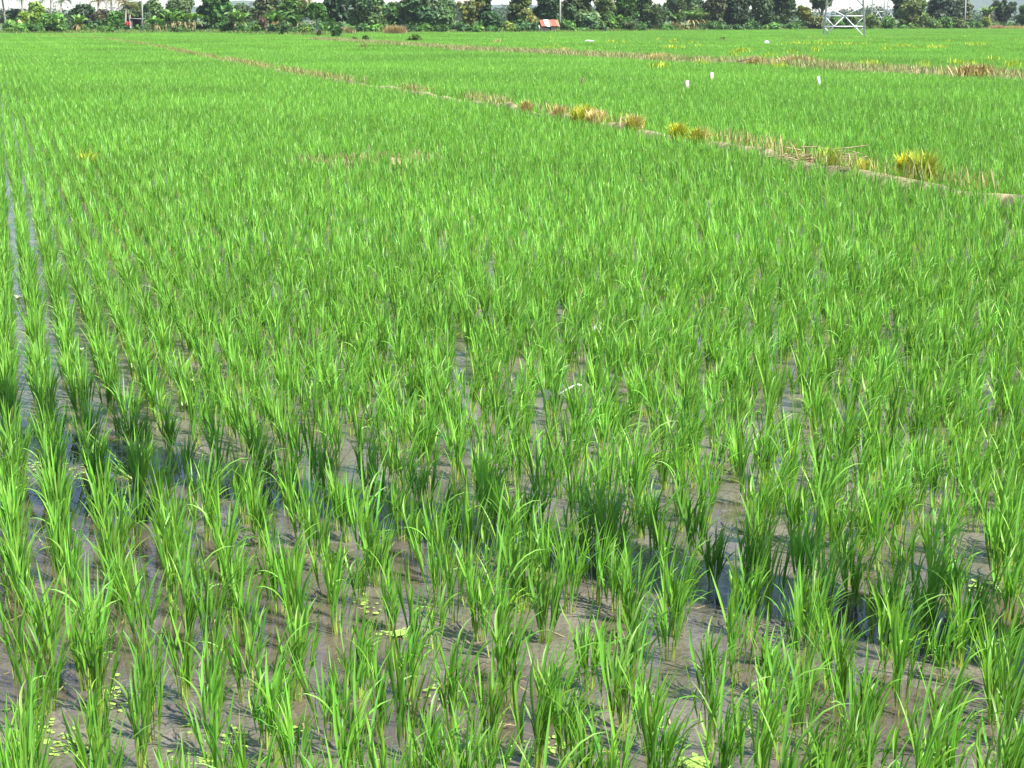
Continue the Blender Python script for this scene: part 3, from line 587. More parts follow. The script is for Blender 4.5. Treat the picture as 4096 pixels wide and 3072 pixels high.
def leaves(cen, rads, n, size, col, seed, flat=.5, droop=0.0, shell=.55, var=.3):
    """leaf faces spread through several ellipsoid lobes"""
    r = np.random.default_rng(seed); cen = np.asarray(cen, float); rads = np.asarray(rads, float); K = len(cen)
    wgt = rads.prod(1) ** .66; k = r.choice(K, n, p=wgt / wgt.sum())
    d = r.normal(size=(n, 3)); d /= np.linalg.norm(d, axis=1)[:, None]; q = r.uniform(0, 1, n) ** (1 - shell) * r.uniform(.75, 1.12, n)
    P = cen[k] + d * q[:, None] * rads[k]
    nr = d * .8 + r.normal(0, .55, (n, 3)) + np.array((0, 0, flat)); nr /= np.linalg.norm(nr, axis=1)[:, None]
    u = np.cross(nr, r.normal(size=(n, 3))); u[:, 2] -= droop; u -= nr * (u * nr).sum(1)[:, None]; u /= np.linalg.norm(u, axis=1)[:, None] + 1e-9; v = np.cross(nr, u)
    s = size * r.uniform(.6, 1.4, n)[:, None]
    V = np.stack([P - u * s * .9, P + v * s * .42 + nr * s * .12, P + u * s * .9, P - v * s * .42 + nr * s * .12], 1).reshape(-1, 3)
    lob = r.uniform(1 - var, 1 + var, (K, 1)) * np.stack([r.uniform(.85, 1.2, K), np.ones(K), r.uniform(.75, 1.2, K)], 1)
    c = np.asarray(col) * lob[k] * r.uniform(.7, 1.3, (n, 1)); C = np.repeat(c, 4, 0)
    return V, np.arange(n * 4).reshape(n, 4), C
seedc = [100]
_gz = [0.0]
def base_at(px, by):
    d_ = float(yb(px)) - by
    if d_ < -2: _gz[0] = 0.0; return G(px, by)
    y = yedge(px) + 2.5 + max(0, d_) * .8; s_ = (y * cp + HC * sp) / F
    _gz[0] = float(np.clip(AT(px, by, y)[1], 0, .55)); return (px - 2048) * s_, y
def ground_z(px, y): return _gz[0]
def tree(lab, px, by, topy, hw, col, boty=None, kind='tree', lobes=9, n=2400, leaf=.42, name=None, catg=None, group="trees and bushes along the far edge of the field", bark=None, back=0.0, squash=.8, shell=.55, droop=.0, trunk_r=None, lean=0.0):
    """px,by: foot in the photograph; topy: crown top; hw: half width in px; boty: crown bottom"""
    seedc[0] += 1; r = np.random.default_rng(seedc[0])
    x, y = base_at(px, by); y += back; x = (px - 2048) / F * (y * cp + HC * sp); gz = ground_z(px, y)
    s = (y * cp + HC * sp) / F
    if boty is not None and kind == 'tree' and trunk_r is None: boty = max(boty, 112); n = int(n * 1.5)
    zt = AT(px, topy, y)[1] - gz; zb = (AT(px, boty, y)[1] - gz) if boty is not None else 0.1
    zt = max(zt, .5); zb = min(max(zb, .05), zt * .8); W = hw * s
    ch = zt - zb
    cen = [(0, 0, zb + ch * .55)]; rd_ = [(W * .72, W * .6, ch * .42)]
    for i in range(lobes):
        a = r.uniform(0, 6.283); hz_ = r.uniform(.18, .86); rr = W * r.uniform(.35, .72) * (1.05 - .55 * max(0, hz_ - .45))
        lr = W * r.uniform(.28, .46); cen.append((rr * math.cos(a), rr * math.sin(a) * .8, zb + ch * hz_)); rd_.append((lr, lr, min(lr * squash, ch * .3)))
    t = thing(name or ("bush" if kind == 'bush' else "broadleaf_tree"), lab, catg or ("bush" if kind == 'bush' else "tree"), (x, y, gz - .05), group)
    V, Q, C = leaves(cen, rd_, n, leaf, col, seedc[0], droop=droop, shell=shell); obj("crown", mesh("crown", V, Q, M_tree, C), t)
    m_ = MB(); tr = trunk_r or max(.05, W * .07); bh = zb + ch * .5
    m_.tube([(0, 0, 0), (lean * .4, .05, bh * .4), (lean, 0, bh)], [tr * 1.2, tr, tr * .6], 7)
    for i in range(1, min(6, len(cen))): m_.tube([(lean * .6, 0, bh * r.uniform(.35, .7)), (cen[i][0] * .5, cen[i][1] * .5, (cen[i][2] + bh * .5) / 2 + .1), tuple(np.array(cen[i]) * [.85, .85, 1])], [tr * .5, tr * .35, tr * .12], 5)
    obj("trunk", m_.me("trunk", bark or M_bark, smooth=True), t); return t
def banana(lab, px, by, topy, hw, nstem=3, col=(.10, .22, .05), dry=True):
    seedc[0] += 1; r = np.random.default_rng(seedc[0]); x, y = base_at(px, by); gz = ground_z(px, y); s = (y * cp + HC * sp) / F
    H_ = AT(px, topy, y)[1] - gz; W = hw * s
    t = thing("banana_plant", lab, "banana plant", (x, y, gz - .05), "banana plants along the far edge of the field"); LV = []
    for k in range(nstem):
        bx_ = r.uniform(-.6, .6) * W if nstem > 1 else 0; by_ = r.uniform(-.8, .8); h_ = H_ * r.uniform(.42, .58); ln = r.uniform(-.3, .3)
        obj("stem", MB().tube([(bx_, by_, 0), (bx_ + ln * .3, by_, h_ * .6), (bx_ + ln, by_, h_)], [.15, .12, .08], 7).me("stem", solidcache("banana_stem"), smooth=True), t)
        n = 9; b = np.tile((bx_ + ln, by_, h_ - .05), (n, 1)); az = np.linspace(0, 6.283, n, endpoint=False) + r.uniform(0, 1) + r.normal(0, .25, n); L_ = r.uniform(.8, 1.15, n) * min(2.4, max(H_ * .52, W * .8))
        cc = np.asarray(col) * r.uniform(.75, 1.4, (n, 1))
        LV.append(ribbons(b, az, r.uniform(.08, .7, n), r.uniform(1.2, 2.4, n), L_, .52 * r.uniform(.7, 1.1, n), S=7, prof='oval', curve=1.3, fold=.35, tw0=r.normal(0, .4, n), tw1=r.normal(0, .9, n), c0=(1, 1, 1), c1=(1.1, 1.1, .9), cr=cc))
        if dry:
            n = 4; b = np.tile((bx_ + ln, by_, h_ - .1), (n, 1)); LV.append(ribbons(b, r.uniform(0, 6.28, n), r.uniform(1.2, 1.7, n), r.uniform(2.7, 3.1, n), r.uniform(.7, 1.3, n) * min(1.5, h_), .22, S=5, prof='oval', curve=.6, fold=.3, cr=np.array((.34, .25, .12)) * r.uniform(.7, 1.2, (n, 1))))
    V, Q, C = cat(LV); obj("leaves", mesh("leaves", V, Q, M_tree, C), t); return t
_sc = {}
def solidcache(k):
    if k not in _sc: _sc[k] = solid("banana_trunk", (.30, .27, .14), .8, 6, .5, .2)
    return _sc[k]
def palm(lab, px, by, topy, frond=2.6, lean=0.0, back=0.0, col=(.10, .17, .06), dry=False, tr=.16):
    seedc[0] += 1; r = np.random.default_rng(seedc[0]); x, y = base_at(px, by); y += back; x = (px - 2048) / F * (y * cp + HC * sp); gz = ground_z(px, y); H_ = AT(px, topy, y)[1] - gz
    t = thing("coconut_palm", lab, "coconut palm", (x, y, gz - .05), "coconut palms along the far edge of the field")
    obj("trunk", MB().tube([(0, 0, 0), (lean * .15, 0, H_ * .3), (lean * .55, 0, H_ * .7), (lean, 0, H_)], [tr * 1.4, tr, tr * .9, tr * .75], 9).me("trunk", M_palebark, smooth=True), t)
    n = 18; az = r.uniform(0, 6.28, n); th0 = r.uniform(.1, 1.3, n); top = np.array((lean, 0, H_)); parts = []; S = 9
    for i in range(n):
        th = th0[i]; P = top.copy(); l_ = frond * r.uniform(.8, 1.15); old = dry and r.uniform() < .5
        cc = np.array((.36, .28, .13) if old else col) * r.uniform(.75, 1.3); nodes = []
        for k in range(S):
            d = np.array((math.sin(th) * math.cos(az[i]), math.sin(th) * math.sin(az[i]), math.cos(th))); nodes.append((P.copy(), d)); P = P + d * l_ / S; th += (.18 + .05 * k) * (1 if th < 2.6 else 0)
        B = []; A_ = []; LL = []
        for k in range(1, S):
            for f_ in (0, .5):
                q = nodes[k][0] + nodes[k][1] * l_ / S * f_
                for sd in (-1, 1): B.append(q); A_.append(az[i] + sd * 1.0); LL.append(.75 * math.sin(math.pi * (k + .6) / (S + .5)) * l_ / 2.6 + .12)
        nb = len(B); parts.append(ribbons(np.array(B), np.array(A_), np.full(nb, 1.2), np.full(nb, 2.5), np.array(LL), .10, S=2, prof='leaf', cr=np.tile(cc, (nb, 1))))
        parts.append(ribbons(top[None], [az[i]], [th0[i]], [min(2.7, th)], [l_], .06, S=S, prof='stem', curve=1.3, cr=np.array([[.22, .22, .08]])))
    V, Q, C = cat(parts); obj("crown", mesh("crown", V, Q, M_tree, C), t); return t
def bamboo(lab, px, by, topy, hw, col, boty=110, back=0.0, n=2200, group="trees and bushes along the far edge of the field"):
    seedc[0] += 1; r = np.random.default_rng(seedc[0]); x, y = base_at(px, by); y += back; x = (px - 2048) / F * (y * cp + HC * sp); gz = ground_z(px, y); s = (y * cp + HC * sp) / F
    H_ = AT(px, topy, y)[1] - gz; W = hw * s
    t = thing("bamboo_clump", lab, "bamboo", (x, y, gz - .05), group); m_ = MB(); cen = []; rr = []
    for k in range(16):
        a = r.uniform(0, 6.28); h_ = H_ * r.uniform(.7, 1.0); o_ = r.uniform(.3, 1) * W; tip = (o_ * math.cos(a), o_ * math.sin(a), h_)
        mid = (tip[0] * .35, tip[1] * .35, h_ * .6); m_.tube([(tip[0] * .12, tip[1] * .12, 0), mid, tip], [.05, .045, .015], 5)
        for f_ in (.45, .65, .85, 1.0): cen.append((tip[0] * f_ ** 1.5, tip[1] * f_ ** 1.5, h_ * f_)); rr.append((W * .24, W * .24, H_ * .10))
    obj("culms", m_.me("culms", solid("bamboo_culm", (.30, .30, .12), .5, 5, .3)), t)
    V, Q, C = leaves(cen, rr, n, .30, col, seedc[0], droop=1.2, shell=.3); obj("foliage", mesh("foliage", V, Q, M_tree, C), t)

DK = (.032, .082, .022); MD = (.062, .150, .032); LT = (.100, .225, .042); YG = (.160, .245, .040); OL = (.175, .205, .055); GY = (.085, .145, .060); BL = (.055, .130, .045)
# tangled undergrowth behind the first bushes
cen = []; rds = []; r = np.random.default_rng(5)
for k in range(520):
    px = r.uniform(-500, 4600); y = yedge(px) + r.uniform(9, 30); s = (y * cp + HC * sp) / F; h_ = r.uniform(.9, 2.0) * (.7 if px > 3300 else 1); cen.append(((px - 2048) * s, y, h_ * .6)); rds.append((r.uniform(.8, 1.8), 1.2, h_ * .6))
V, Q, C = leaves(cen, rds, 30000, .34, (.055, .125, .034), 55); tag(obj("undergrowth", mesh("undergrowth", V, Q, M_tree, C)), "tangled undergrowth filling the gaps under the trees", "undergrowth", kind='stuff')
# --- left stretch
palm("slender coconut palm with pale trunk at the far left edge", 26, 131, -14, 2.3, lean=-.35, tr=.15)
tree("hazy grey-green tree behind the far left palm", 60, 132, 30, 60, GY, 105, back=45, n=1800)
tree("rounded yellow-topped tree with dark underside near the left palms", 152, 128, 2, 46, YG, 80, back=14, n=2600)
palm("coconut palm peeping out left of the yellow-topped tree", 98, 128, -2, 2.4, back=40, lean=-.2)
palm("coconut palm right behind the yellow-topped tree", 205, 128, 2, 2.6, back=34, lean=.2)
palm("bent coconut palm showing just right of the yellow-topped tree", 243, 128, 12, 2.2, back=40, lean=.3)
tree("small domed yellow-green tree in front of the far left thicket", 98, 130, 44, 30, YG, 92, back=8, n=1500)
tree("big vine-covered light green mound left of the banana plants", 214, 138, 48, 62, LT, None, 'bush', n=3200, lobes=14, leaf=.34)
tree("low tangled bush in front of the far left palm trunk", 75, 140, 86, 55, LT, None, 'bush', n=1900, leaf=.34)
tree("low bush right of the far left tangled bush", 140, 140, 104, 42, MD, None, 'bush', n=1300, leaf=.32)
x, y = base_at(64, 136); tag(obj("haystack", MB().tube([(0, 0, 0), (0, 0, .5), (0, 0, 1.1), (0, 0, 1.6)], [.75, .7, .45, .08], 11).me("haystack", M_straw, smooth=True), loc=(x, y + 2, .5)), "small brown cone of stacked hay at the left", "haystack")
banana("ragged banana plants beside the vine-covered mound", 335, 134, 46, 45, 3, (.10, .19, .05))
tree("dusty grey-green tree behind the ragged banana plants", 330, 128, 8, 55, GY, 90, back=30, n=2400)
palm("coconut palm farthest left of the three close together", 396, 126, 8, 2.9, back=16, lean=.1, dry=True)
palm("middle coconut palm of the three close together", 452, 126, 4, 2.8, back=18, lean=-.1, dry=True)
palm("coconut palm farthest right of the three close together", 503, 126, 14, 2.7, back=12, lean=.2, dry=True)
tree("brownish grey tree under the three coconut palms", 405, 130, 38, 42, (.11, .115, .07), 100, back=8, n=2200)
tree("green tree left of the small dark hut", 462, 132, 44, 36, MD, 110, back=4, n=2000)
tree("grey-green tree behind the small dark hut", 545, 126, 2, 55, GY, 78, back=40, n=2400)
tree("low bush at the foot of the brownish grey tree", 425, 140, 106, 34, LT, None, 'bush', n=1100, leaf=.3)
palm("short coconut palm with drooping fronds beside the red cloth", 524, 128, 34, 1.9, back=2, lean=0, tr=.09, dry=True)
# --- banana grove and dark tree
tree("dusty tree crown left of the left utility pole's top", 620, 124, -10, 50, GY, 70, back=34, n=2200)
banana("banana plants at the left end of the large grove", 628, 137, 58, 42, 3, (.115, .23, .06))
banana("tall banana plants in the middle of the large grove", 692, 136, 24, 50, 4, (.12, .25, .06))
banana("banana plants with hanging brown leaves at the right of the grove", 762, 137, 40, 48, 4, (.13, .26, .05))
tree("grey-green tree rising behind the large banana grove", 715, 126, -30, 70, GY, 60, back=30, n=2800)
tree("round dark bush in front of the large banana grove", 697, 139, 112, 16, DK, None, 'bush', n=500, leaf=.22)
tree("small round green bush at the foot of the banana grove", 742, 139, 110, 18, LT, None, 'bush', n=500, leaf=.22)
tree("large dark tree right of the banana grove", 862, 130, -45, 68, MD, 112, back=6, n=3800, lobes=14)
tree("hazy tree filling the gap right of the large dark tree", 965, 126, 8, 60, GY, 80, back=45, n=2000)
banana("banana plants right of the large dark tree", 958, 134, 30, 46, 4, (.12, .22, .07))
tree("spreading green bush at the foot of the large dark tree", 908, 138, 92, 34, LT, None, 'bush', n=1500, leaf=.3)
tree("small dark bush right of the spreading green bush", 985, 139, 112, 24, MD, None, 'bush', n=800, leaf=.26)
# --- middle stretch
tree("tall olive tree above the second banana group", 1085, 126, -50, 70, (.085, .115, .045), 60, back=26, n=3000)
tree("tall green tree between the olive tree and the dry palm", 1180, 126, -40, 62, MD, 60, back=22, n=2800)
tree("withered brown bush left of the second banana group", 1052, 132, 58, 22, (.17, .12, .08), None, 'bush', n=900, leaf=.3)
banana("banana plants with upright leaves, second group", 1112, 134, 28, 44, 4, (.10, .22, .06))
banana("banana plants beside the pale-trunked small tree", 1175, 134, 44, 36, 3, (.10, .20, .07))
palm("dry yellowish palm behind the pale-trunked small tree", 1240, 132, 20, 2.2, back=16, dry=True, col=(.20, .20, .08))
tree("small spreading tree with a pale bare trunk", 1268, 146, 14, 40, MD, 76, n=1500, bark=M_palebark, trunk_r=.12)
tree("leaning vine-wrapped stump on the field edge", 1276, 153, 118, 11, (.10, .13, .05), None, 'bush', n=420, leaf=.16, name="vine_covered_stump", catg="stump", bark=M_palebark, lean=.15)
for px, by, ty, hw, c, lab in [(1030, 141, 100, 26, LT, "rounded light bush below the withered brown bush"), (1092, 143, 98, 26, BL, "upright dark bush left of two on the bank"), (1150, 146, 98, 30, BL, "upright dark bush with pale leaf edges, on the bank"), (1192, 132, 92, 26, MD, "bush behind the two upright dark bushes"), (1226, 140, 110, 22, YG, "bright lime bush left of the pale bare trunk"),
                               (1312, 136, 104, 26, LT, "leafy bush right of the vine-wrapped stump"), (1346, 158, 104, 26, MD, "twiggy bush at the left end of the broad bund"), (1400, 128, 102, 26, LT, "low bush below the deep dark tree"), (1440, 138, 100, 30, BL, "dark glossy bush left of the tan mound"), (1500, 138, 96, 38, LT, "bright leafy shrub left of the tan mound")]:
    tree(lab, px, by, ty, hw, c, None, 'bush', n=1300, leaf=.27)
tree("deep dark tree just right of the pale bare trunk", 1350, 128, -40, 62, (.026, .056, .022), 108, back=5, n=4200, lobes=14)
tree("large pale-leaved tree right of the deep dark tree", 1475, 126, -50, 88, (.095, .165, .06), 98, back=2, n=4600, lobes=16, leaf=.46, droop=.8)
tree("medium tree squeezed between two large middle trees", 1580, 126, 4, 46, MD, 98, back=10, n=2200)
tree("largest broad-leaved tree in the middle, dark inside", 1715, 126, -50, 120, (.072, .135, .055), 100, back=4, n=6000, lobes=18, leaf=.48, droop=.8)
x_, y_ = base_at(1580, 139); tuft(1580, 138, 62, 1.5, [(.46, .36, .20), (.38, .30, .17)], "tan mound of dead grass under the middle trees", 900, .2, .06)
tuft(1390, 137, 40, 1.2, [(.42, .30, .2), (.34, .30, .15)], "reddish-tan dead grass left of the tan mound", 420, .2, .06)
bamboo("olive-yellow bamboo clump right of the largest middle tree", 1875, 132, 4, 56, OL)
tree("dark tree above the olive-yellow bamboo", 1930, 124, -40, 48, DK, 52, back=16, n=2600)
tree("rounded dark shrub tree right of the olive bamboo", 1962, 130, 42, 42, BL, None, n=2400)
tree("tall yellow-green bamboo-like tree left of the hut", 2080, 126, -40, 52, (.12, .17, .05), 60, back=6, n=2800, droop=.8)
tree("thin grassy tree close beside the hut's left", 2105, 130, 30, 36, OL, 110, back=4, n=1200, droop=.8, shell=.3)
for px, by, ty, hw, c, lab in [(1592, 139, 104, 24, MD, "small bush beside the tan mound's right"), (1640, 139, 100, 34, BL, "dark bush right of the tan mound"), (1700, 138, 96, 40, LT, "light bush under the largest middle tree"), (1765, 138, 100, 34, MD, "green bush under the largest tree's right side"), (1850, 138, 98, 36, BL, "dark-leaved bush below the olive bamboo"), (1910, 138, 104, 30, LT, "light bush right below the olive bamboo"), (1970, 137, 104, 34, MD, "bush below the rounded dark shrub tree"), (2030, 136, 80, 36, YG, "yellowish creeper bush left of the thin grassy tree"), (2085, 135, 100, 36, MD, "green bush two left of the hut"), (2132, 134, 92, 22, BL, "dark bush touching the hut's left wall")]:
    tree(lab, px, by, ty, hw, c, None, 'bush', n=1400, leaf=.28)
# small bushes on the bund
tree("bright sunlit bush standing alone in the field", 1660, 176, 140, 31, (.115, .24, .035), None, 'bush', n=1500, leaf=.17, group="lone bushes on the bund in the field")
tree("small sparse bush, leftmost of the lone bund bushes", 1420, 171, 147, 14, (.12, .16, .05), None, 'bush', n=420, leaf=.15, group="lone bushes on the bund in the field")
tree("leaning two-part bush between the lone bund bushes", 1462, 176, 138, 17, (.075, .14, .035), None, 'bush', n=620, leaf=.15, group="lone bushes on the bund in the field", lean=.3)
tree("tiny green sprig bush in the far right field", 2888, 171, 160, 14, (.12, .17, .05), None, 'bush', n=200, leaf=.14, group="lone bushes on the bund in the field")
# --- behind and right of the hut
tree("dense dark tree right behind the red-roofed hut", 2190, 124, -50, 62, DK, 60, back=12, n=3800, lobes=13)
tree("tall green tree right of the middle utility pole", 2310, 124, -55, 78, (.065, .125, .04), 36, back=12, n=3800, lobes=12)
tree("leafy low tree with pale leaves right of the hut", 2350, 128, 46, 66, (.09, .165, .06), None, back=4, n=3400, lobes=14, leaf=.4)
tree("tree with lighter crown top right of the sky gap", 2420, 124, -50, 48, (.095, .15, .04), 30, back=14, n=2800)
tree("dark-hearted tree left of the second reed stand", 2500, 124, -50, 62, MD, 30, back=10, n=3400)
tree("low leafy tree under the dark-hearted tree", 2455, 128, 62, 46, LT, None, n=2400)
tree("dark columnar tree left of the yellow-leaved banana", 2575, 124, -40, 44, DK, 30, back=8, n=2800)
bamboo("grey-green reed clump beside a brown trunk", 2520, 130, 82, 46, (.10, .16, .06), n=1500)
bamboo("tall reed clump left of the yellow-leaved banana", 2625, 128, 18, 52, (.085, .15, .05))
tree("vine-draped tree behind the yellow-leaved banana", 2700, 124, -40, 58, (.075, .13, .045), 40, back=12, n=3200)
banana("banana plant with one yellow leaf among the reeds", 2712, 129, 44, 34, 3, (.10, .19, .05))
tree("drooping green tree above the low banana plants", 2775, 124, -40, 58, (.07, .13, .05), 40, back=12, n=3000, droop=.8)
banana("low banana plants beside dry brown stalks", 2780, 129, 30, 44, 4, (.10, .18, .06))
tree("olive tree left of the darkest hollow", 2862, 124, -40, 52, (.09, .12, .05), 70, back=8, n=2800)
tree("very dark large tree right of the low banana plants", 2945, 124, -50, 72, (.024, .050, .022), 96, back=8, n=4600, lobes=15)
tree("tall dark tree with pale vines left of the pylon", 3045, 124, -50, 58, (.05, .095, .03), 96, back=6, n=3600)
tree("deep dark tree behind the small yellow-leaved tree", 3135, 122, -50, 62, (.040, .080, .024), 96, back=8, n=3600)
tree("small yellow-leaved tree with a thin dark trunk", 3214, 125, 22, 34, (.16, .20, .04), 84, n=1500, trunk_r=.09)
tree("dark open tree behind the pylon's left leg", 3285, 122, -45, 55, (.075, .110, .030), 46, back=8, n=2600, trunk_r=.3)
for px, by, ty, hw, c, lab in [(2275, 133, 84, 36, LT, "round light bush against the middle utility pole"), (2390, 131, 104, 40, BL, "low dark bush line right of the hut, left part"), (2330, 132, 110, 34, MD, "low bush in front of the pale-leaved low tree"), (2560, 129, 96, 30, MD, "bush in front of the dark columnar tree"), (2660, 128, 98, 40, LT, "light weedy bush under the tall reed clump"), (2745, 127, 104, 36, OL, "olive weedy bush below the low banana plants"), (2850, 127, 88, 44, MD, "green bush below the olive tree"), (2930, 127, 96, 44, BL, "bluish bush under the very dark large tree"), (3010, 126, 98, 38, BL, "leafy bush left of the deep dark tree's foot"), (3090, 126, 90, 40, LT, "light shrub under the tall dark tree"), (3165, 125, 94, 36, MD, "shrub left of the thin dark trunk"), (3262, 125, 54, 40, (.11, .15, .055), "tall weedy bush left of the pylon's left leg"), (3268, 126, 96, 30, DK, "dark low bush touching the pylon's left leg"), (3345, 124, 60, 36, LT, "green bush seen through the pylon's left half"), (3405, 124, 50, 40, (.11, .20, .045), "bright bush seen through the pylon's right half"), (3375, 124, 96, 34, DK, "dark weeds seen between the pylon's legs"), (3480, 123, 50, 44, (.12, .19, .05), "bright bush just right of the pylon"), (3545, 122, 66, 44, LT, "light green bush left of the round sunlit tree")]:
    tree(lab, px, by, ty, hw, c, None, 'bush', n=1500, leaf=.28)
tree("round sunlit tree standing right of the pylon", 3646, 122, -2, 64, (.115, .165, .042), None, n=4200, lobes=15, leaf=.36)
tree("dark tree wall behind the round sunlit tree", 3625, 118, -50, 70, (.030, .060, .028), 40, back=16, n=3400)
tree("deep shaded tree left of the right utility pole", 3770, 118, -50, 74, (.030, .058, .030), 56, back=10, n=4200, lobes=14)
tree("dusty tree close behind the right utility pole", 3850, 116, -20, 40, (.095, .125, .06), 60, back=14, n=2000)
banana("banana plants right of the right utility pole", 3925, 112, 14, 48, 4, (.11, .19, .05))
bamboo("dark feathery bush with spiky top at the right", 4010, 114, 4, 58, (.050, .090, .035), n=3600)
tree("dark low bush at the right edge", 4085, 114, 58, 34, DK, None, 'bush', n=1600, leaf=.28)
tree("hazy tree at the right edge behind the dark low bush", 4110, 110, 10, 46, GY, 70, back=40, n=1800)
for px, by, ty, hw, c, lab in [(3620, 121, 92, 40, LT, "light weeds at the foot of the round sunlit tree"), (3720, 121, 60, 44, (.12, .19, .06), "pale green bush right of the round sunlit tree"), (3775, 120, 62, 44, LT, "pale bush below the deep shaded tree"), (3840, 120, 70, 44, (.11, .17, .055), "greyish green bush hiding the right pole's foot"), (3895, 119, 82, 40, MD, "green bush below the right banana plants"), (3945, 118, 66, 28, YG, "yellowish bush left of the dark feathery bush")]:
    tree(lab, px, by, ty, hw, c, None, 'bush', n=1500, leaf=.28)
tuft(3990, 117, 50, 1.1, [(.42, .32, .2), (.36, .2, .12)], "reddish dead grass under the dark feathery bush", 400, .2, .06)
tuft(4060, 117, 90, 1.0, TAN, "tan dead grass at the right edge of the bank", 600, .2, .06)

# ------------------------------------------------------------------ red-roofed hut
y = yedge(2197) + 4.0; s = (y * cp + HC * sp) / F
def HX(px): return (px - 2197) * s
def HZ_(py): return AT(2197, py, y)[1]
t = thing("field_hut", "small plank hut with a patched red roof at the field edge", "hut", ((2197 - 2048) * s, y, 0))
zg = 0; ze = HZ_(101); zr_ = HZ_(82)
def wallpiece(name, x0, x1, z0, z1, mat, dy=0.0, th=.08):
    return obj(name, MB().box(((x0 + x1) / 2, dy, (z0 + z1) / 2), (x1 - x0, th, z1 - z0)).me(name, mat), t)
wallpiece("front_panel", HX(2155), HX(2176), 0, HZ_(106), M_plank)
wallpiece("front_panel", HX(2176) + .01, HX(2190), 0, HZ_(112), M_plank, -.03)
wallpiece("front_panel", HX(2190) + .01, HX(2199), 0, HZ_(114), M_plank)
wallpiece("front_panel", HX(2203), HX(2219), 0, HZ_(106), M_plank, -.02)
wallpiece("side_wall", HX(2155) - .05, HX(2155) + .03, 0, ze, M_plank, 1.4, 2.7)
wallpiece("side_wall", HX(2219) - .05, HX(2219) + .03, 0, ze, M_plank, 1.4, 2.7)
wallpiece("rear_wall", HX(2155), HX(2219), 0, zr_ - .3, M_darkwood, 2.8)
for a in (2157, 2178, 2193, 2218): obj("post", MB().box((HX(a), -.09, ze / 2), (.09, .09, ze + .02)).me("post", M_wood), t)
fl = obj("window_frame", MB().box((HX(2183), -.07, HZ_(113.5)), (.75, .06, .07)).me("window_frame", M_wood), t)
def roofp(name, x0, x1, mat, sag=0.0, lift=0.0):
    V = []; 
    for i in range(13):
        u = i / 12; xx = x0 + (x1 - x0) * u
        for v_ in range(3):
            w_ = v_ / 2; V.append((xx + (1 - w_) * .0 - w_ * .32, -.55 + w_ * 2.2, ze - .12 + (zr_ - ze + .22) * w_ + .025 * math.sin(u * 6.283 * 5) + lift - sag * (1 - w_) * u))
    for i in range(39): V.append((V[i][0], V[i][1], V[i][2] - .015))
    q = lambda i, v: i * 3 + v
    Q = [[q(i, v), q(i + 1, v), q(i + 1, v + 1), q(i, v + 1)] for i in range(12) for v in range(2)]; Q += [[39 + a for a in f[::-1]] for f in Q]
    Q += [[q(i, 0), 39 + q(i, 0), 39 + q(i + 1, 0), q(i + 1, 0)] for i in range(12)]
    return obj(name, mesh(name, V, Q, mat, smooth=False), t)
tag(roofp("roof_sheet", HX(2166), HX(2183), M_redroof), "red left roof sheet")
tag(roofp("roof_sheet", HX(2182), HX(2202), M_paleroof, .14, .03), "pale bare roof sheet")
tag(roofp("roof_sheet", HX(2201), HX(2209), M_rust, 0, .015), "rusty narrow roof sheet")
tag(roofp("roof_sheet", HX(2208), HX(2229), M_redroof, 0, .035), "red right roof sheet")
tag(roofp("roof_sheet", HX(2228), HX(2240), M_rust, .1, .01), "rusty right roof sheet")
obj("rear_roof", MB().box((HX(2198) - .3, 2.35, (ze + zr_) / 2 + .05), (HX(2238) - HX(2160), 1.5, .04)).me("rear_roof", M_rust), t)
for a in (2232, 2238): obj("leanto_post", MB().box((HX(a), -.2, ze / 2 - .1), (.07, .07, ze - .1)).me("leanto_post", M_darkwood), t)
# ------------------------------------------------------------------ dark hut at the left with laundry
x, y = base_at(552, 131); y += 4; s = (y * cp + HC * sp) / F; x = (552 - 2048) * s; t = thing("dark_shed", "dark open shed with a pale sheet roof behind the left utility pole", "shed", (x, y, 0)); zt = AT(552, 75, y)[1]
obj("roof", MB().box((0, .6, zt), (44 * s * 1.1, 2.4, .06), tilt=.02).me("roof", solid("blue_grey_sheet", (.52, .56, .60), .5, 3, .2)), t)
for a in (-20, 18): obj("post", MB().box((a * s, -.4, zt / 2), (.1, .1, zt)).me("post", M_darkwood), t)
obj("rear_wall", MB().box((0, 1.7, zt / 2), (42 * s, .08, zt - .1)).me("rear_wall", M_darkwood), t)
obj("side_wall", MB().box((-20 * s, .8, zt / 2), (.07, 1.8, zt - .1)).me("side_wall", M_darkwood), t)
x1_ = (519 - 2048) * s
t2 = thing("laundry_pole", "thin pale pole holding the red cloth left of the dark shed", "pole", (x1_ + .28, y - 1.2, 0)); obj("shaft", MB().tube([(0, 0, 0), (.02, 0, 1.6), (0, 0, AT(524, 60, y)[1])], [.04, .035, .03], 6).me("shaft", M_palebark), t2)
zc = AT(519, 95, y)[1]; u_, v_ = np.meshgrid(np.linspace(-1, 1, 8), np.linspace(-1, 1, 6), indexing='ij')
def cloth(name, cx, cz, w_, h_, mat, lab):
    V = np.stack([u_ * w_ / 2 * (1 + .08 * np.sin(v_ * 3)), .06 * np.sin(u_ * 5), v_ * h_ / 2 + .03 * u_ * u_], -1).reshape(-1, 3); ix_ = np.arange(48).reshape(8, 6)
    Q = np.stack([ix_[:-1, :-1], ix_[1:, :-1], ix_[1:, 1:], ix_[:-1, 1:]], -1).reshape(-1, 4); me = mesh(name, V, Q, mat, smooth=True); o = obj(name, me, loc=(cx, y - 1.25, cz)); tag(o, lab, "cloth", "cloths hung out beside the dark shed")
    so_ = o.modifiers.new("cloth_thickness", 'SOLIDIFY'); so_.thickness = .012
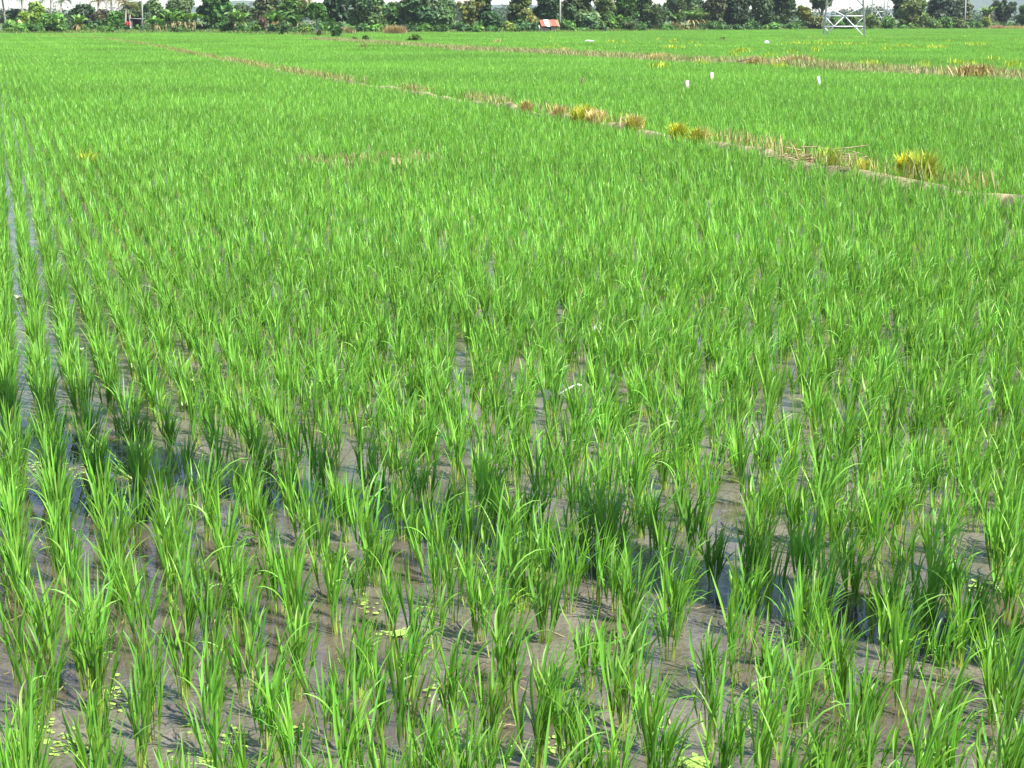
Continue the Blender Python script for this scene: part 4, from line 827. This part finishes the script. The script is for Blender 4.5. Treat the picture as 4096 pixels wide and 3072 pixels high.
cloth("hanging_cloth", x1_, zc, .5, .52, M_red, "red cloth hung out left of the dark shed"); cloth("hanging_cloth", x1_ + 13 * s, AT(532, 112, y)[1], .22, .34, M_white, "small white cloth below and right of the red one")
x, y = base_at(390, 128); y += 3; zc = AT(390, 118, y)[1]; tag(obj("white_tank", MB().tube([(0, 0, 0), (0, 0, zc), (0, 0, zc + .18)], [.32, .32, .1], 12).me("white_tank", M_paleroof, smooth=True), loc=(x, y, 0)), "small pale tank half hidden under the coconut palms", "tank")

# ------------------------------------------------------------------ utility poles
def upole(lab, px, by, wpx, y=None, H_=9.5, lean=0.0):
    x, yy = base_at(px, by); y = y or yy; s = (y * cp + HC * sp) / F; x = (px - 2048) * s; r_ = wpx * s / 2; z0 = 0
    t = thing("utility_pole", lab, "utility pole", (x, y, z0), "utility poles along the far edge of the field"); t.rotation_euler = (0, lean, 0)
    obj("shaft", MB().tube([(0, 0, 0), (0, 0, H_ * .5), (0, 0, H_)], [r_ * 1.1, r_ * .95, r_ * .7], 12).me("shaft", M_concrete, smooth=True), t)
    obj("crossarm", MB().box((0, -.2, H_ - .6), (2.0, .1, .12)).me("crossarm", M_darkwood), t)
    for a in (-.9, 0, .9): obj("insulator", MB().tube([(a, -.2, H_ - .53), (a, -.2, H_ - .45), (a, -.2, H_ - .38), (a, -.2, H_ - .3)], [.03, .06, .045, .05], 8).me("insulator", M_porc, smooth=True), t)
    return t
upole("left utility pole, in front of the dark shed", 571, 128, 6.6, y=yedge(571) + 4, lean=rad(.9))
upole("middle utility pole beside the red-roofed hut", 2240, 128, 7.0, y=yedge(2240) + 6)
upole("right utility pole rising from the pale bushes", 3858, 118, 5.6, y=yedge(3858) + 8, lean=rad(-.6))
# the pole on the near roadside whose long shadow lies across the paddy
bx_, by_ = 3.3, 7.233 - .7365 * 3.3
t = thing("utility_pole", "near roadside concrete pole right of the view, casting the long shadow", "utility pole", (bx_, by_, 0))
obj("shaft", MB().tube([(0, 0, -.2), (0, 0, 5), (0, 0, 10.8)], [.27, .25, .22], 16).me("shaft", M_concrete, smooth=True), t)
cdir = np.array((-.593, -.805))
ca = MB(); a_ = cdir * 1.0; ca.tube([(-a_[0], -a_[1], 9.9), (a_[0], a_[1], 9.9)], [.07, .07], 6); obj("crossarm", ca.me("crossarm", M_darkwood), t)
for q in (-.9, -.3, .3, .9): obj("insulator", MB().tube([(cdir[0] * q, cdir[1] * q, 9.96), (cdir[0] * q, cdir[1] * q, 10.05), (cdir[0] * q, cdir[1] * q, 10.15)], [.03, .06, .04], 8).me("insulator", M_porc, smooth=True), t)
obj("shadow_drum", MB().tube([(cdir[0] * .62, cdir[1] * .62, 7.6), (cdir[0] * .62, cdir[1] * .62, 7.68), (cdir[0] * .62, cdir[1] * .62, 8.35), (cdir[0] * .62, cdir[1] * .62, 8.42)], [.18, .21, .21, .15], 16).me("shadow_drum", M_steel, smooth=True), t)  # unseen drum, added at this height to cast the second shadow band
obj("bracket", MB().box((cdir[0] * .3, cdir[1] * .3, 8.0), (.5, .06, .08), rot=math.atan2(cdir[1], cdir[0])).me("bracket", M_steel), t)
# ------------------------------------------------------------------ lattice pylons
def pylon(lab, px, by, wpx, H_=27.0, y=None, rot=0.0, horiz=(1.29, 2.52), fine=True):
    x, yy = base_at(px, by); y = y or yy; s = (y * cp + HC * sp) / F; x = (px - 2048) * s; W = wpx * s / 2
    t = thing("lattice_pylon", lab, "pylon", (x, y, 0), "steel pylons", rot - math.atan2(x, y)); top = .45
    def c(i, z):
        f_ = z / H_; w_ = W + (top - W) * min(1, f_ * 1.0); sx, sy = [(-1, -1), (1, -1), (1, 1), (-1, 1)][i % 4]; return np.array((sx * w_, sy * w_, z))
    for i in range(4):
        obj("leg", MB().bar(c(i, 0), c(i, H_), .19 if fine else .3).me("leg", M_steel), t)
        if fine: obj("footing", MB().tube([(*c(i, 0)[:2], -.2), (*c(i, 0)[:2], .18), (*c(i, 0)[:2], .24)], [.34, .32, .22], 10).me("footing", M_concrete), t)
    h1, h2 = horiz; h3 = h2 * 1.95
    for i in range(4):
        a, b = i, i + 1
        for h in (h1, h2): obj("horizontal_brace", MB().bar(c(a, h), c(b, h), .13).me("horizontal_brace", M_steel), t)
        mid = (c(a, h2) + c(b, h2)) / 2
        for e in (a, b):
            obj("diagonal_brace", MB().bar(c(e, .05), mid, .12).me("diagonal_brace", M_steel), t)
            obj("diagonal_brace", MB().bar(c(e, h3 * .74), mid, .12).me("diagonal_brace", M_steel), t)
            q = c(e, .05) + (mid - c(e, .05)) * (h1 / h2); r_ = c(e, .05) + (mid - c(e, .05)) * .26
            obj("strut", MB().bar(c(e, h2 * .97), q, .06).me("strut", M_steel), t)
            obj("strut", MB().bar(c(e, h1 * .97), r_, .06).me("strut", M_steel), t)
    up = MB(); z = h2 * 1.44; 
    while z < H_ - 1:
        z2 = min(H_, z + max(1.2, 2.0 * c(1, z)[0]))
        for i in range(4): up.bar(c(i, z), c(i + 1, z2), .09); up.bar(c(i + 1, z), c(i, z2), .09); up.bar(c(i, z2), c(i + 1, z2), .08)
        z = z2
    obj("upper_lattice", up.me("upper_lattice", M_steel), t)
    for hh, l_ in ((H_ * .68, 4.6), (H_ * .82, 3.9), (H_ * .95, 3.2)):
        m_ = MB()
        for sd in (-1, 1):
            for yy_ in (-.4, .4): m_.bar((sd * .6, yy_, hh), (sd * l_, 0, hh + .1), .1); m_.bar((sd * .6, yy_, hh + .9), (sd * l_, 0, hh + .1), .08)
        cr = obj("crossarm", m_.me("crossarm", M_steel), t)
        for sd in (-1, 1): obj("insulator", MB().tube([(sd * l_, 0, hh + .05), (sd * l_, 0, hh - .4), (sd * l_, 0, hh - .9), (sd * l_, 0, hh - 1.3)], [.06, .12, .12, .06], 8).me("insulator", M_porc), cr)
    return t
pylon("nearer steel lattice pylon standing in the rice", 3375, 150, 163)
pylon("farther steel lattice pylon behind the bushes, smaller and paler", 3510, 110, 60, y=520, H_=24, horiz=(2.6, 4.2), fine=False)
pylon("farthest pale pylon at the dark tree's left", 3562, 106, 36, y=640, H_=24, horiz=(2.6, 4.2), fine=False)

# ------------------------------------------------------------------ far wood and hills
V_ = []; 
r = np.random.default_rng(77)
cen = []; rds = []
for k in range(420):
    px = r.uniform(-700, 4900); y = r.uniform(560, 900); s = (y * cp + HC * sp) / F
    base_top = np.interp(px, [-700, 60, 200, 260, 900, 1000, 2100, 2300, 3330, 3420, 3500, 3600, 3900, 4096, 4900], [30, 34, 30, 40, 20, 14, 20, 26, 34, 32, 12, 30, 44, 50, 40])
    zt = AT(px, base_top + r.uniform(-6, 22), y)[1]; w_ = r.uniform(3, 7); cen.append(((px - 2048) * s, y, zt * .55)); rds.append((w_, w_, zt * .5))
V, Q, C = leaves(cen, rds, 42000, .75, (.055, .10, .045), 77, shell=.45)
tag(obj("far_wood", mesh("far_wood", V, Q, M_tree, C)), "distant hazy woodland behind the tree line", "woodland", kind='stuff')
pxs = np.linspace(-1500, 5600, 220); hgt = np.interp(pxs, [-1500, 300, 700, 950, 1300, 2000, 3300, 3700, 3900, 4100, 4500, 5600], [5, 10, 25, 42, 40, 36, 16, 30, 62, 110, 160, 200]); V = []
for px, h in zip(pxs, hgt):
    for yy, f_ in ((3600, 0), (3900, .5), (4200, 1.0), (4800, .9)): V.append(((px - 2048) / F * yy, yy, -.2 + h * f_ * (.9 + .2 * fbm(np.array([px * .006]), np.array([yy * .01]), 4)[0])))
idx = np.arange(220 * 4).reshape(220, 4); Q = np.stack([idx[:-1, :-1], idx[1:, :-1], idx[1:, 1:], idx[:-1, 1:]], -1).reshape(-1, 4)
tag(obj("hills", mesh("hills", V, Q, M_hill, smooth=True)), kind='structure')

# ------------------------------------------------------------------ haze
HAZE = 1.1e-4
if HAZE:
    hz = obj("haze", MB().box((0, 2600, 119), (9000, 5400, 240)).me("haze")); m_, n_ = newmat("haze"); tag(hz, "thin pale haze over the far land", "haze", kind='stuff')
    pv = n_.nodes.new("ShaderNodeVolumePrincipled"); pv.inputs["Color"].default_value = (.80, .88, 1, 1); pv.inputs["Density"].default_value = HAZE; pv.inputs["Anisotropy"].default_value = .1
    oo = n_.nodes.new("ShaderNodeOutputMaterial"); n_.links.new(pv.outputs[0], oo.inputs["Volume"]); hz.data.materials.append(m_); hz.location = (0, 0, 0)
print("rice", len(X), "far patches", n2_)
